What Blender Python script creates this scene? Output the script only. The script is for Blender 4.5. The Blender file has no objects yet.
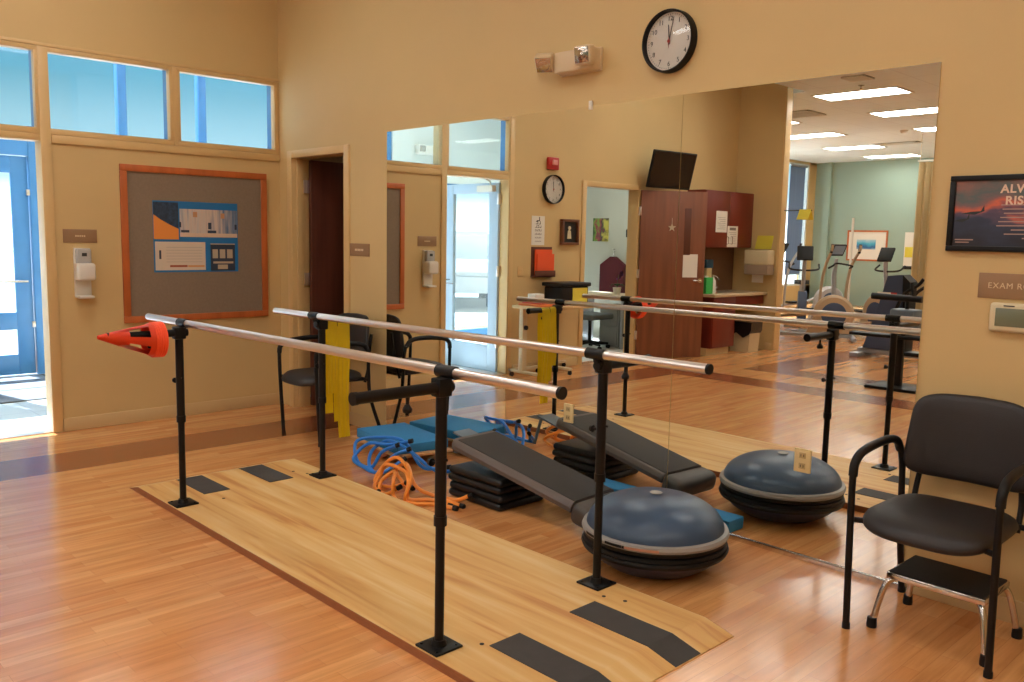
import bpy, bmesh, math, random
from mathutils import Vector, Matrix
random.seed(7)
PI = math.pi
S = bpy.context.scene
COL = S.collection

# ------------------------------------------------------------------ camera
cx, cy, cz, yaw, pitch, roll, fpx = 6.9576, -3.8337, 1.525, 2.3746, -0.119, 0.0201, 861.62
cp, sp = math.cos(pitch), math.sin(pitch)
fw = Vector((math.cos(yaw) * cp, math.sin(yaw) * cp, sp))
rt = Vector((math.sin(yaw), -math.cos(yaw), 0)); up = rt.cross(fw)
r2 = math.cos(roll) * rt + math.sin(roll) * up
u2 = -math.sin(roll) * rt + math.cos(roll) * up
cam_d = bpy.data.cameras.new('camera'); cam = bpy.data.objects.new('camera', cam_d); COL.objects.link(cam)
m = Matrix((r2, u2, -fw)).transposed().to_4x4(); m.translation = (cx, cy, cz)
cam.matrix_world = m
cam_d.sensor_width = 36; cam_d.lens = fpx * 36 / 1024; cam_d.clip_start = .05; cam_d.clip_end = 200
S.camera = cam

# ------------------------------------------------------------------ sky, sun, exposure
S.view_settings.view_transform = 'Standard'; S.view_settings.look = 'None'
S.view_settings.gamma = 1.0; S.view_settings.use_curve_mapping = False
S.view_settings.exposure = 0.0
LAMP = 14.9           # ceiling panel strength
LAMP_COL = (1.0, .97, .93)
w = bpy.data.worlds.new('sky'); S.world = w; w.use_nodes = True
nt = w.node_tree; nt.nodes.clear()
wo = nt.nodes.new('ShaderNodeOutputWorld'); bg = nt.nodes.new('ShaderNodeBackground')
tc = nt.nodes.new('ShaderNodeTexCoord'); sx = nt.nodes.new('ShaderNodeSeparateXYZ'); rp = nt.nodes.new('ShaderNodeValToRGB')
nt.links.new(tc.outputs['Generated'], sx.inputs[0]); nt.links.new(sx.outputs['Z'], rp.inputs[0])
nt.links.new(rp.outputs[0], bg.inputs[0]); nt.links.new(bg.outputs[0], wo.inputs[0])
e = rp.color_ramp.elements
e[0].position = 0.0; e[0].color = (1, 1, 1, 1)
e[1].position = 0.6; e[1].color = (.0225, .075, .15, 1)
q = e.new(.05); q.color = (.19, .27, .285, 1)
q = e.new(.16); q.color = (.0375, .1275, .169, 1)
bg.inputs['Strength'].default_value = 4.0
sun_d = bpy.data.lights.new('sun', 'SUN'); sun_d.energy = 26; sun_d.angle = .01; sun_d.color = (.86, .94, 1)
sun = bpy.data.objects.new('sun', sun_d); COL.objects.link(sun)
sun.rotation_euler = Vector((0.70, .15, -.78)).to_track_quat('-Z', 'Y').to_euler()
try:
    S.cycles.use_denoising = True
    S.cycles.max_bounces = 10; S.cycles.diffuse_bounces = 4; S.cycles.glossy_bounces = 5
    S.cycles.transparent_max_bounces = 12; S.cycles.sample_clamp_indirect = 6
    S.cycles.caustics_refractive = False
except Exception:
    pass

# ------------------------------------------------------------------ helpers
def C(r, g, b):
    f = lambda v: (v / 255) / 12.92 if v / 255 <= .04045 else ((v / 255 + .055) / 1.055) ** 2.4
    return (f(r), f(g), f(b), 1)

MATS = {}
def mat(name, col, rough=.5, metal=0., coat=0., vary=0., vscale=6., bump=0., bscale=60., stretch=(1, 1, 1), spec=.5):
    if name in MATS: return MATS[name]
    m = bpy.data.materials.new(name); m.use_nodes = True; t = m.node_tree; b = t.nodes['Principled BSDF']
    b.inputs['Base Color'].default_value = col; b.inputs['Roughness'].default_value = rough
    b.inputs['Metallic'].default_value = metal; b.inputs['Coat Weight'].default_value = coat
    b.inputs['Specular IOR Level'].default_value = spec
    if vary or bump:
        tc = t.nodes.new('ShaderNodeTexCoord'); mp = t.nodes.new('ShaderNodeMapping'); mp.inputs['Scale'].default_value = stretch
        t.links.new(tc.outputs['Object'], mp.inputs[0])
    if vary:
        n = t.nodes.new('ShaderNodeTexNoise'); n.inputs['Scale'].default_value = vscale; n.inputs['Detail'].default_value = 5
        r = t.nodes.new('ShaderNodeValToRGB')
        k0, k1 = 1 - vary, 1 + vary
        r.color_ramp.elements[0].position = .3; r.color_ramp.elements[1].position = .7
        r.color_ramp.elements[0].color = (col[0] * k0, col[1] * k0, col[2] * k0, 1)
        r.color_ramp.elements[1].color = (min(1, col[0] * k1), min(1, col[1] * k1), min(1, col[2] * k1), 1)
        t.links.new(mp.outputs[0], n.inputs['Vector']); t.links.new(n.outputs['Fac'], r.inputs[0]); t.links.new(r.outputs[0], b.inputs['Base Color'])
    if bump:
        n = t.nodes.new('ShaderNodeTexNoise'); n.inputs['Scale'].default_value = bscale; n.inputs['Detail'].default_value = 3
        bp = t.nodes.new('ShaderNodeBump'); bp.inputs['Strength'].default_value = bump; bp.inputs['Distance'].default_value = .01
        t.links.new(mp.outputs[0], n.inputs['Vector']); t.links.new(n.outputs['Fac'], bp.inputs['Height']); t.links.new(bp.outputs[0], b.inputs['Normal'])
    MATS[name] = m; return m

def emit(name, col, s):
    if name in MATS: return MATS[name]
    m = bpy.data.materials.new(name); m.use_nodes = True; b = m.node_tree.nodes['Principled BSDF']
    b.inputs['Base Color'].default_value = (.8, .8, .8, 1)
    b.inputs['Emission Color'].default_value = (*col[:3], 1); b.inputs['Emission Strength'].default_value = s
    MATS[name] = m; return m

def glass_mat(name, tint=(.95, .98, 1, 1)):
    if name in MATS: return MATS[name]
    m = bpy.data.materials.new(name); m.use_nodes = True; t = m.node_tree; t.nodes.clear()
    o = t.nodes.new('ShaderNodeOutputMaterial'); mx = t.nodes.new('ShaderNodeMixShader')
    tr = t.nodes.new('ShaderNodeBsdfTransparent'); gl = t.nodes.new('ShaderNodeBsdfGlossy'); fr = t.nodes.new('ShaderNodeLayerWeight'); ml = t.nodes.new('ShaderNodeMath'); ml.operation = 'POWER'; ml.inputs[1].default_value = 4; m2 = t.nodes.new('ShaderNodeMath'); m2.operation = 'MULTIPLY_ADD'; m2.inputs[1].default_value = .55; m2.inputs[2].default_value = .03
    tr.inputs[0].default_value = tint; gl.inputs['Roughness'].default_value = .02; t.links.new(fr.outputs['Facing'], ml.inputs[0]); t.links.new(ml.outputs[0], m2.inputs[0])
    t.links.new(m2.outputs[0], mx.inputs[0]); t.links.new(tr.outputs[0], mx.inputs[1]); t.links.new(gl.outputs[0], mx.inputs[2])
    t.links.new(mx.outputs[0], o.inputs[0]); MATS[name] = m; return m

def off(o):
    v = Vector((0, 0, 0))
    while o is not None:
        v += o.location; o = o.parent
    return v

def tag(o, label=None, cat=None, group=None, kind=None):
    if label: o['label'] = label
    if cat: o['category'] = cat
    if group: o['group'] = group
    if kind: o['kind'] = kind
    return o

def thing(name, label, cat, loc=(0, 0, 0), group=None):
    o = bpy.data.objects.new(name, None); COL.objects.link(o); o.location = loc; o.empty_display_size = .1
    return tag(o, label, cat, group)

class MB:
    def __init__(s): s.bm = bmesh.new()
    def _add(s, verts, faces):
        vs = [s.bm.verts.new(v) for v in verts]
        out = []
        for f in faces:
            try: out.append(s.bm.faces.new([vs[i] for i in f]))
            except ValueError: pass
        return vs, out
    def box(s, x0, x1, y0, y1, z0, z1, bev=0., seg=2, M=None):
        b = bmesh.new(); bmesh.ops.create_cube(b, size=1)
        for v in b.verts:
            v.co = Vector(((x0 + x1) / 2 + v.co.x * (x1 - x0), (y0 + y1) / 2 + v.co.y * (y1 - y0), (z0 + z1) / 2 + v.co.z * (z1 - z0)))
        if bev: bmesh.ops.bevel(b, geom=b.edges[:], offset=bev, segments=seg, profile=.5, affect='EDGES', clamp_overlap=True)
        if M is not None: bmesh.ops.transform(b, matrix=M, verts=b.verts[:])
        s.merge(b); return s
    def merge(s, b):
        me = bpy.data.meshes.new('t'); b.to_mesh(me); b.free(); s.bm.from_mesh(me); bpy.data.meshes.remove(me)
    def tube(s, pts, r, n=12, cap=True, closed=False):
        pts = [Vector(p) for p in pts]; L = len(pts)
        rr = r if isinstance(r, (list, tuple)) else [r] * L
        rings = []; nrm = None
        for i, p in enumerate(pts):
            if closed: d = (pts[(i + 1) % L] - pts[i - 1])
            else: d = pts[min(i + 1, L - 1)] - pts[max(i - 1, 0)]
            d.normalize()
            if nrm is None:
                a = Vector((0, 0, 1)) if abs(d.z) < .9 else Vector((1, 0, 0))
                nrm = d.cross(a).normalized()
            else:
                nrm = (nrm - d * nrm.dot(d)).normalized()
            bi = d.cross(nrm)
            rings.append([s.bm.verts.new(p + rr[i] * (math.cos(2 * PI * k / n) * nrm + math.sin(2 * PI * k / n) * bi)) for k in range(n)])
        for i in range(L if closed else L - 1):
            A, B = rings[i], rings[(i + 1) % L]
            for k in range(n):
                s.bm.faces.new((A[k], A[(k + 1) % n], B[(k + 1) % n], B[k]))
        if cap and not closed:
            s.bm.faces.new(rings[0][::-1]); s.bm.faces.new(rings[-1])
        return s
    def lathe(s, prof, o=(0, 0, 0), axis='z', n=32, M=None, close=False):
        o = Vector(o); rings = []
        for (r, h) in prof:
            ring = []
            for k in range(n):
                a = 2 * PI * k / n; x, y = r * math.cos(a), r * math.sin(a)
                v = {'z': Vector((x, y, h)), 'y': Vector((x, h, y)), 'x': Vector((h, x, y))}[axis]
                if M is not None: v = M @ v
                ring.append(s.bm.verts.new(o + v))
            rings.append(ring)
        R = rings + ([rings[0]] if close else [])
        for A, B in zip(R[:-1], R[1:]):
            for k in range(n):
                s.bm.faces.new((A[k], A[(k + 1) % n], B[(k + 1) % n], B[k]))
        if not close:
            if prof[0][0] > 1e-5: s.bm.faces.new(rings[0][::-1])
            if prof[-1][0] > 1e-5: s.bm.faces.new(rings[-1])
        return s
    def prism(s, poly, a, b, axis='y'):
        """poly: 2D points; extruded from a to b along axis (x: poly=(y,z), y: poly=(x,z), z: poly=(x,y))"""
        def P(p, t): return {'x': (t, p[0], p[1]), 'y': (p[0], t, p[1]), 'z': (p[0], p[1], t)}[axis]
        n = len(poly); vs = [s.bm.verts.new(P(p, a)) for p in poly] + [s.bm.verts.new(P(p, b)) for p in poly]
        s.bm.faces.new(vs[:n][::-1]); s.bm.faces.new(vs[n:])
        for i in range(n): s.bm.faces.new((vs[i], vs[(i + 1) % n], vs[n + (i + 1) % n], vs[n + i]))
        return s
    def grid(s, fn, nu, nv, thick=0.):
        """surface fn(u,v) -> point, u,v in 0..1; thick: solidified along the normal"""
        P = [[Vector(fn(i / nu, j / nv)) for j in range(nv + 1)] for i in range(nu + 1)]
        b = bmesh.new(); V = [[b.verts.new(p) for p in row] for row in P]
        for i in range(nu):
            for j in range(nv): b.faces.new((V[i][j], V[i + 1][j], V[i + 1][j + 1], V[i][j + 1]))
        if thick: bmesh.ops.solidify(b, geom=b.faces[:], thickness=thick)
        s.merge(b); return s
    def build(s, name, m, parent=None, loc=None, smooth=True, label=None, cat=None, group=None, kind=None, angle=35, wn=False):
        bmesh.ops.recalc_face_normals(s.bm, faces=s.bm.faces[:])
        o0 = off(parent) if parent is not None else Vector(loc if loc is not None else (0, 0, 0))
        for v in s.bm.verts: v.co -= o0
        me = bpy.data.meshes.new(name); s.bm.to_mesh(me); s.bm.free()
        o = bpy.data.objects.new(name, me); COL.objects.link(o)
        if parent is not None: o.parent = parent
        else: o.location = o0
        if isinstance(m, str): m = MATS[m]
        me.materials.append(m)
        if smooth:
            for p in me.polygons: p.use_smooth = True
            try: me.set_sharp_from_angle(angle=math.radians(angle))
            except Exception: pass
        return tag(o, label, cat, group, kind)

def struct(name, mb, m, parent=None, **k):
    return mb.build(name, m, parent, kind='structure' if parent is None else None, **k)

def copy_tree(o, parent=None):
    c = o.copy(); COL.objects.link(c)
    if parent is not None: c.parent = parent
    for ch in [x for x in bpy.data.objects if x.parent == o]: copy_tree(ch, c)
    return c

def text(name, s, size, m, parent, o, right, upv, align='CENTER', ext=.0015, bold=0., track=1.):
    cu = bpy.data.curves.new('t', 'FONT'); cu.body = s; cu.size = size; cu.align_x = align; cu.align_y = 'CENTER'; cu.extrude = ext; cu.offset = bold; cu.space_character = track
    ob = bpy.data.objects.new('t', cu); COL.objects.link(ob)
    bpy.context.view_layer.update()
    me = bpy.data.meshes.new_from_object(ob.evaluated_get(bpy.context.evaluated_depsgraph_get()))
    bpy.data.objects.remove(ob); bpy.data.curves.remove(cu)
    R, U = Vector(right).normalized(), Vector(upv).normalized(); N = R.cross(U)
    base = Vector(o) - (off(parent) if parent else Vector())
    for v in me.vertices: v.co = base + R * v.co.x + U * v.co.y + N * (v.co.z)
    me.name = name; me.materials.clear(); me.materials.append(m if not isinstance(m, str) else MATS[m])
    obj = bpy.data.objects.new(name, me); COL.objects.link(obj)
    if parent: obj.parent = parent
    return obj

def bez(pts, n=8):
    """Catmull-Rom through points"""
    P = [Vector(p) for p in pts]; P = [P[0] * 2 - P[1]] + P + [P[-1] * 2 - P[-2]]; out = []
    for i in range(1, len(P) - 2):
        for k in range(n):
            t = k / n; a, b, c, d = P[i - 1], P[i], P[i + 1], P[i + 2]
            out.append(.5 * ((2 * b) + (c - a) * t + (2 * a - 5 * b + 4 * c - d) * t * t + (3 * b - a - 3 * c + d) * t ** 3))
    out.append(P[-2]); return out

def fillet(pts, r=.03, n=5):
    P = [Vector(p) for p in pts]; out = [P[0]]
    for i in range(1, len(P) - 1):
        a = (P[i - 1] - P[i]); b = (P[i + 1] - P[i]); ra = min(r, a.length * .49, b.length * .49)
        A = P[i] + a.normalized() * ra; B = P[i] + b.normalized() * ra
        for k in range(n + 1):
            t = k / n; out.append((1 - t) ** 2 * A + 2 * t * (1 - t) * P[i] + t * t * B)
    out.append(P[-1]); return out

# ------------------------------------------------------------------ materials
WALL = mat('tan_paint', C(206, 176, 121), .62, vary=.03, vscale=1.5, bump=.06, bscale=220)
TRIMC = mat('tan_frame_paint', C(212, 178, 122), .4, vary=.02)
BASEB = mat('beige_vinyl_base', C(206, 176, 126), .45)
GREEN = mat('green_paint', C(148, 170, 156), .6, vary=.03, vscale=1)
OFFW = mat('office_paint', C(192, 194, 182), .6, vary=.03, vscale=1)
WHITEP = mat('white_paint', C(214, 218, 212), .55, vary=.02, vscale=2)
BLUEF = mat('blue_aluminium', C(70, 124, 172), .35, metal=.0, vary=.04)  # also carries the blue daylight cast on the vestibule frames
BLACK = mat('black_powder_coat', C(14, 13, 14), .42, spec=.3)
BLACKP = mat('black_plastic', C(16, 15, 16), .5, spec=.3)
CHROME = mat('chrome', C(205, 200, 196), .16, metal=1)
STEEL = mat('brushed_steel', C(224, 214, 208), .3, metal=1)
VINYL = mat('black_vinyl', C(32, 27, 27), .5, vary=.12, vscale=3, bump=.15, bscale=300)
RUBBER = mat('dark_grey_rubber', C(62, 59, 57), .75, vary=.08, vscale=20, bump=.2, bscale=250)
WHITE = mat('white_plastic', C(222, 216, 204), .4)
PAPER = mat('white_paper', C(225, 220, 208), .8)
YEL = mat('yellow_paper', C(222, 205, 70), .7)
REDW = mat('red_laminate', C(112, 38, 24), .35, vary=.14, vscale=5, stretch=(1, 1, .15))
BROWN = mat('brown_door_wood', C(124, 72, 46), .4, vary=.2, vscale=5, stretch=(3, 3, .25))
DKBROWN = mat('dark_brown_door_wood', C(88, 46, 32), .4, vary=.25, vscale=5, stretch=(3, 3, .25))
ORANGEW = mat('orange_oak', C(186, 98, 46), .42, vary=.15, vscale=14, stretch=(1, 1, .2))
GLASS = glass_mat('clear_glass')
DARKTXT = mat('dark_ink', C(40, 38, 36), .7)
WHITEINK = mat('white_ink', C(225, 222, 215), .6)
RED = mat('red_plastic', C(178, 32, 28), .4)
SIGNB = mat('taupe_sign', C(150, 116, 82), .5)
TANG = mat('tan_machine_plastic', C(176, 152, 122), .4)
SILV = mat('silver_paint', C(165, 170, 178), .3, metal=.5)
BLUEM = mat('slate_blue_plastic', C(58, 72, 98), .45)
PANEL = emit('ceiling_light_panel', LAMP_COL, LAMP)

def floor_material():
    m = bpy.data.materials.new('wood_floor'); m.use_nodes = True; t = m.node_tree; b = t.nodes['Principled BSDF']
    N = t.nodes.new; L = t.links.new
    g = N('ShaderNodeNewGeometry'); s = N('ShaderNodeSeparateXYZ'); L(g.outputs['Position'], s.inputs[0])
    c = N('ShaderNodeCombineXYZ'); L(s.outputs['Y'], c.inputs['X']); L(s.outputs['X'], c.inputs['Y'])
    br = N('ShaderNodeTexBrick'); L(c.outputs[0], br.inputs['Vector'])
    br.offset = .37; br.inputs['Scale'].default_value = 1; br.inputs['Brick Width'].default_value = .52; br.inputs['Row Height'].default_value = .066
    br.inputs['Mortar Size'].default_value = .0007; br.inputs['Mortar Smooth'].default_value = .2; br.inputs['Bias'].default_value = 0
    br.inputs['Color1'].default_value = C(224, 166, 106); br.inputs['Color2'].default_value = C(208, 140, 83); br.inputs['Mortar'].default_value = C(182, 120, 74)
    mp = N('ShaderNodeMapping'); mp.inputs['Scale'].default_value = (16, 1.1, 1); L(g.outputs['Position'], mp.inputs[0])
    n = N('ShaderNodeTexNoise'); n.inputs['Scale'].default_value = 1.6; n.inputs['Detail'].default_value = 6; n.inputs['Roughness'].default_value = .6; L(mp.outputs[0], n.inputs['Vector'])
    r = N('ShaderNodeValToRGB'); r.color_ramp.elements[0].position = .32; r.color_ramp.elements[1].position = .68
    r.color_ramp.elements[0].color = (.80, .73, .68, 1); r.color_ramp.elements[1].color = (1.12, 1.12, 1.1, 1); L(n.outputs['Fac'], r.inputs[0])
    mx = N('ShaderNodeMix'); mx.data_type = 'RGBA'; mx.blend_type = 'MULTIPLY'; mx.inputs[0].default_value = 1
    L(br.outputs['Color'], mx.inputs[6]); L(r.outputs[0], mx.inputs[7])
    n2 = N('ShaderNodeTexNoise'); n2.inputs['Scale'].default_value = .9; n2.inputs['Detail'].default_value = 2; L(g.outputs['Position'], n2.inputs['Vector'])
    r2_ = N('ShaderNodeValToRGB'); r2_.color_ramp.elements[0].color = (.93, .9, .88, 1); r2_.color_ramp.elements[1].color = (1.05, 1.05, 1.05, 1); L(n2.outputs['Fac'], r2_.inputs[0])
    mx2 = N('ShaderNodeMix'); mx2.data_type = 'RGBA'; mx2.blend_type = 'MULTIPLY'; mx2.inputs[0].default_value = 1
    L(mx.outputs[2], mx2.inputs[6]); L(r2_.outputs[0], mx2.inputs[7])
    # inlaid darker bands
    def rng(out, a, b_):
        k = N('ShaderNodeMath'); k.operation = 'COMPARE'; L(out, k.inputs[0]); k.inputs[1].default_value = (a + b_) / 2; k.inputs[2].default_value = (b_ - a) / 2; return k.outputs[0]
    def mul(p, q_):
        k = N('ShaderNodeMath'); k.operation = 'MULTIPLY'; L(p, k.inputs[0]); L(q_, k.inputs[1]); return k.outputs[0]
    def mxx(p, q_):
        k = N('ShaderNodeMath'); k.operation = 'MAXIMUM'; L(p, k.inputs[0]); L(q_, k.inputs[1]); return k.outputs[0]
    X, Y = s.outputs['X'], s.outputs['Y']
    a = mul(rng(X, .67, 1.17), rng(Y, -4.86, 1)); bb = mul(rng(Y, -4.86, -4.4), rng(X, .67, 20))
    cc = mul(rng(X, 1.42, 1.92), rng(Y, -30, -5.42)); dd = mul(rng(Y, -5.86, -5.42), rng(X, 1.42, 20))
    band = mxx(mxx(a, bb), mxx(cc, dd))
    mx3 = N('ShaderNodeMix'); mx3.data_type = 'RGBA'; mx3.blend_type = 'MULTIPLY'; L(band, mx3.inputs[0])
    L(mx2.outputs[2], mx3.inputs[6]); mx3.inputs[7].default_value = (.46, .30, .28, 1)
    L(mx3.outputs[2], b.inputs['Base Color'])
    b.inputs['Roughness'].default_value = .24; b.inputs['Coat Weight'].default_value = .4; b.inputs['Coat Roughness'].default_value = .13; b.inputs['Coat IOR'].default_value = 1.6
    n3 = N('ShaderNodeTexNoise'); n3.inputs['Scale'].default_value = 9; L(g.outputs['Position'], n3.inputs['Vector'])
    bp = N('ShaderNodeBump'); bp.inputs['Strength'].default_value = .05; bp.inputs['Distance'].default_value = .01
    L(n3.outputs['Fac'], bp.inputs['Height']); L(bp.outputs[0], b.inputs['Normal'])
    return m
FLOOR = floor_material(); MATS['wood_floor'] = FLOOR

def plywood():
    m = bpy.data.materials.new('birch_plywood'); m.use_nodes = True; t = m.node_tree; b = t.nodes['Principled BSDF']
    N = t.nodes.new; L = t.links.new
    g = N('ShaderNodeTexCoord'); mp = N('ShaderNodeMapping'); mp.inputs['Scale'].default_value = (.55, 9, 4); L(g.outputs['Object'], mp.inputs[0])
    n = N('ShaderNodeTexNoise'); n.inputs['Scale'].default_value = 1.5; n.inputs['Detail'].default_value = 5; n.inputs['Distortion'].default_value = .6; L(mp.outputs[0], n.inputs['Vector'])
    r = N('ShaderNodeValToRGB'); el = r.color_ramp.elements
    el[0].position = .34; el[0].color = C(196, 136, 74); el[1].position = .66; el[1].color = C(226, 192, 134)
    q = el.new(.43); q.color = C(214, 165, 98); q = el.new(.52); q.color = C(219, 175, 108)
    L(n.outputs['Fac'], r.inputs[0]); L(r.outputs[0], b.inputs['Base Color'])
    b.inputs['Roughness'].default_value = .5
    return m
PLY = plywood(); MATS['birch_plywood'] = PLY
PLYEDGE = mat('plywood_edge', C(150, 92, 56), .6, vary=.12, vscale=30, stretch=(1, 1, 12))

def tiles(name, col, line, w_, h_, mort, rough):
    m = bpy.data.materials.new(name); m.use_nodes = True; t = m.node_tree; b = t.nodes['Principled BSDF']
    g = t.nodes.new('ShaderNodeNewGeometry'); br = t.nodes.new('ShaderNodeTexBrick'); br.offset = 0
    t.links.new(g.outputs['Position'], br.inputs['Vector'])
    br.inputs['Scale'].default_value = 1; br.inputs['Brick Width'].default_value = w_; br.inputs['Row Height'].default_value = h_; br.inputs['Mortar Size'].default_value = mort
    br.inputs['Color1'].default_value = col; br.inputs['Color2'].default_value = tuple(c * .97 for c in col[:3]) + (1,); br.inputs['Mortar'].default_value = line
    t.links.new(br.outputs['Color'], b.inputs['Base Color']); b.inputs['Roughness'].default_value = rough
    MATS[name] = m; return m
CEIL = tiles('ceiling_tile', C(224, 237, 242), C(208, 220, 226), .61, .61, .008, .8)
TILE = tiles('pale_floor_tile', C(236, 238, 238), C(214, 216, 218), .45, .45, .006, .25)

# mirror silver
MIR = bpy.data.materials.new('mirror_silver'); MIR.use_nodes = True
_b = MIR.node_tree.nodes['Principled BSDF']; _b.inputs['Metallic'].default_value = 1; _b.inputs['Roughness'].default_value = 0.0
_b.inputs['Base Color'].default_value = (.86, .885, .84, 1); MATS['mirror_silver'] = MIR

# ================================================================== STRUCTURE
H = 3.6
HM = 4.1                          # the bars area has a higher ceiling than the gym
DT = 2.165                        # door head height
# floor
struct('floor', MB().box(-4.2, 9.2, -17.8, .13, -.1, 0), FLOOR, smooth=False)
struct('ceiling', MB().box(-.13, 9.2, -7.5, .2, HM, HM + .1), CEIL, smooth=False)
struct('ceiling_gym', MB().box(-4.2, 9.2, -17.8, -7.5, H, H + .1), CEIL, smooth=False)
struct('ceiling_soffit', MB().box(.95, 9.05, -7.5, -6.35, H, HM), CEIL, smooth=False)
# mirror wall, y=0 (front face), with doorway x .236-1.04
b = MB(); T = .13
b.box(-.15, .2, 0.0, T, 0, HM); b.box(.2, 1.075, 0, T, DT + .03, HM); b.box(1.075, 9.2, 0, T, 0, HM)
struct('wall_mirror', b, WALL, smooth=False)
# left wall x=0 with door + transoms + office door
b = MB()
b.box(-.13, 0, -.02, 0.0, 0, 2.8)
b.box(-.13, 0, -1.86, -.02, 0, 2.245); b.box(-.13, 0, -2.86, 0, 2.80, HM)
b.box(-.13, 0, -2.86, -2.80, 0, 2.8); b.box(-.13, 0, -4.04, -2.86, 0, HM); b.box(-.13, 0, -5.1, -4.04, DT + .03, HM); b.box(-.13, 0, -7.4, -5.1, 0, HM)
struct('wall_left', b, WALL, smooth=False)
struct('wall_stub', MB().box(-4.2, .73, -7.50, -7.38, 0, HM), WALL, smooth=False)
struct('trim_1', MB().box(.715, .75, -7.51, -7.36, 0, HM, .004), TRIMC)
struct('wall_right', MB().box(9.05, 9.2, -17.8, 0, 0, HM), WALL, smooth=False)
b = MB(); b.box(-4.2, 9.2, -17.8, -17.6, 0, H); b.box(-3.72, -3.55, -17.6, -17.5, 0, H)
struct('wall_back', b, GREEN, smooth=False)
# gym window wall
b = MB(); b.box(-4.2, -4, -7.5, -12.2, 0, H); b.box(-4.2, -4, -15.2, -15.9, 0, H); b.box(-4.2, -4, -17.25, -17.6, 0, H)
b.box(-4.2, -4, -12.2, -17.6, 0, .45); b.box(-4.2, -4, -12.2, -17.6, 3.54, H)
struct('wall_gym_side', b, WALL, smooth=False)
for i, (y0, y1) in enumerate(((-17.25, -15.9), (-15.2, -12.2))):  # second window is unseen, left without a blind to add daylight
    b = MB()
    for a_, b_ in ((y0, y0 + .05), (y1 - .05, y1)): b.box(-4.12, -4.02, a_, b_, .45, 3.54)
    b.box(-4.12, -4.02, y0, y1, .45, .5); b.box(-4.12, -4.02, y0, y1, 3.49, 3.54)
    o = struct('window_%d' % (i + 4), b, WHITEP)
    MB().box(-4.08, -4.07, y0 + .05, y1 - .05, .5, 3.49).build('pane', GLASS, o, smooth=False)

# baseboards
b = MB(); b.box(0, .012, -1.83, 0, 0, .1, .003); b.box(0, .012, -4.0, -2.9, 0, .1, .003)
struct('baseboard_left', b, BASEB)
b = MB(); b.box(5.53, 9.05, -.012, 0, 0, .1, .003); b.box(1.11, 1.61, -.012, 0, 0, .1, .003)
struct('baseboard_mirror', b, BASEB)
struct('baseboard_stub', MB().box(.6, .715, -7.38, -7.368, 0, .1, .003), BASEB)

# transom windows in left wall
for i, (y0, y1) in enumerate(((-.90, -.02), (-1.87, -.93), (-2.80, -1.90))):
    zb, zt = 2.235, 2.80
    b = MB()
    b.box(-.05, .014, y0 - .002, y0 + .028, zb, zt, .003); b.box(-.05, .014, y1 - .028, y1 + .002, zb, zt, .003)
    b.box(-.05, .014, y0, y1, zb - .03, zb + .012, .003); b.box(-.05, .014, y0, y1, zt - .012, zt + .02, .003)
    o = struct('window_%d' % (i + 1), b, TRIMC)
    b = MB(); b.box(-.13, -.05, y0, y0 + .022, zb, zt); b.box(-.13, -.05, y1 - .022, y1, zb, zt); b.box(-.13, -.05, y0, y1, zb, zb + .02)
    b.build('blue_lit_jamb', BLUEF, o, smooth=False)  # blue daylight on the reveal jambs, put into the frame colour
    MB().box(-.048, -.042, y0 + .02, y1 - .02, zb + .01, zt - .01).build('pane', GLASS, o, smooth=False)
# horizontal mullion moulding under transoms + vertical stiles
b = MB(); b.box(0, .0155, -1.834, -.0, 2.145, 2.204, .003); b.box(-.13, .0155, -2.78, -1.906, 2.155, 2.204, .003); b.box(0, .0155, -.93, -.90, 2.206, 2.82, .003)
b.box(-.132, .017, -1.905, -1.835, 0, 2.82, .003); b.box(-.132, .017, -2.86, -2.78, 0, 2.82, .003)
b.box(0, .0155, -2.86, 0, 2.822, 2.845, .003)
struct('trim_2', b, TRIMC)

# interior leaf of entry door, opened flat into the vestibule
hinge_y = -2.775
d = MB()
x0, x1, y0, y1 = -1.02, -.12, -2.795, -2.75
d.box(x0, x0 + .13, y0, y1, .01, 2.13, .004); d.box(x1 - .15, x1, y0, y1, .01, 2.13, .004)
d.box(x0 + .13, x1 - .15, y0, y1, 2.02, 2.13, .003); d.box(x0 + .13, x1 - .15, y0, y1, .01, .3, .003)
PALEB = mat('pale_blue_door_paint', C(176, 196, 216), .35)
o = struct('door_1', d, PALEB)
MB().box(x0 + .12, x1 - .14, -2.776, -2.770, .28, 2.03).build('pane', GLASS, o, smooth=False)
b = MB(); b.tube(fillet([(-.95, y1, 1.02), (-.95, y1 + .06, 1.02), (-.95, y1 + .06, .98), (-.82, y1 + .06, .98)], .01), .009); b.build('handle', CHROME, o)
b = MB(); b.box(-.42, -.16, y1, y1 + .06, 2.03, 2.1, .006); b.tube([(-.2, y1 + .05, 2.11), (-.02, y1 + .22, 2.13), (-.06, -2.5, 2.15)], .009); b.build('closer', WHITE, o)
b = MB()
for z in (.35, 1.15, 1.95): b.box(-.125, -.10, y0 - .012, y1 + .015, z - .06, z + .06, .003)
b.build('hinge', STEEL, o)

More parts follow.
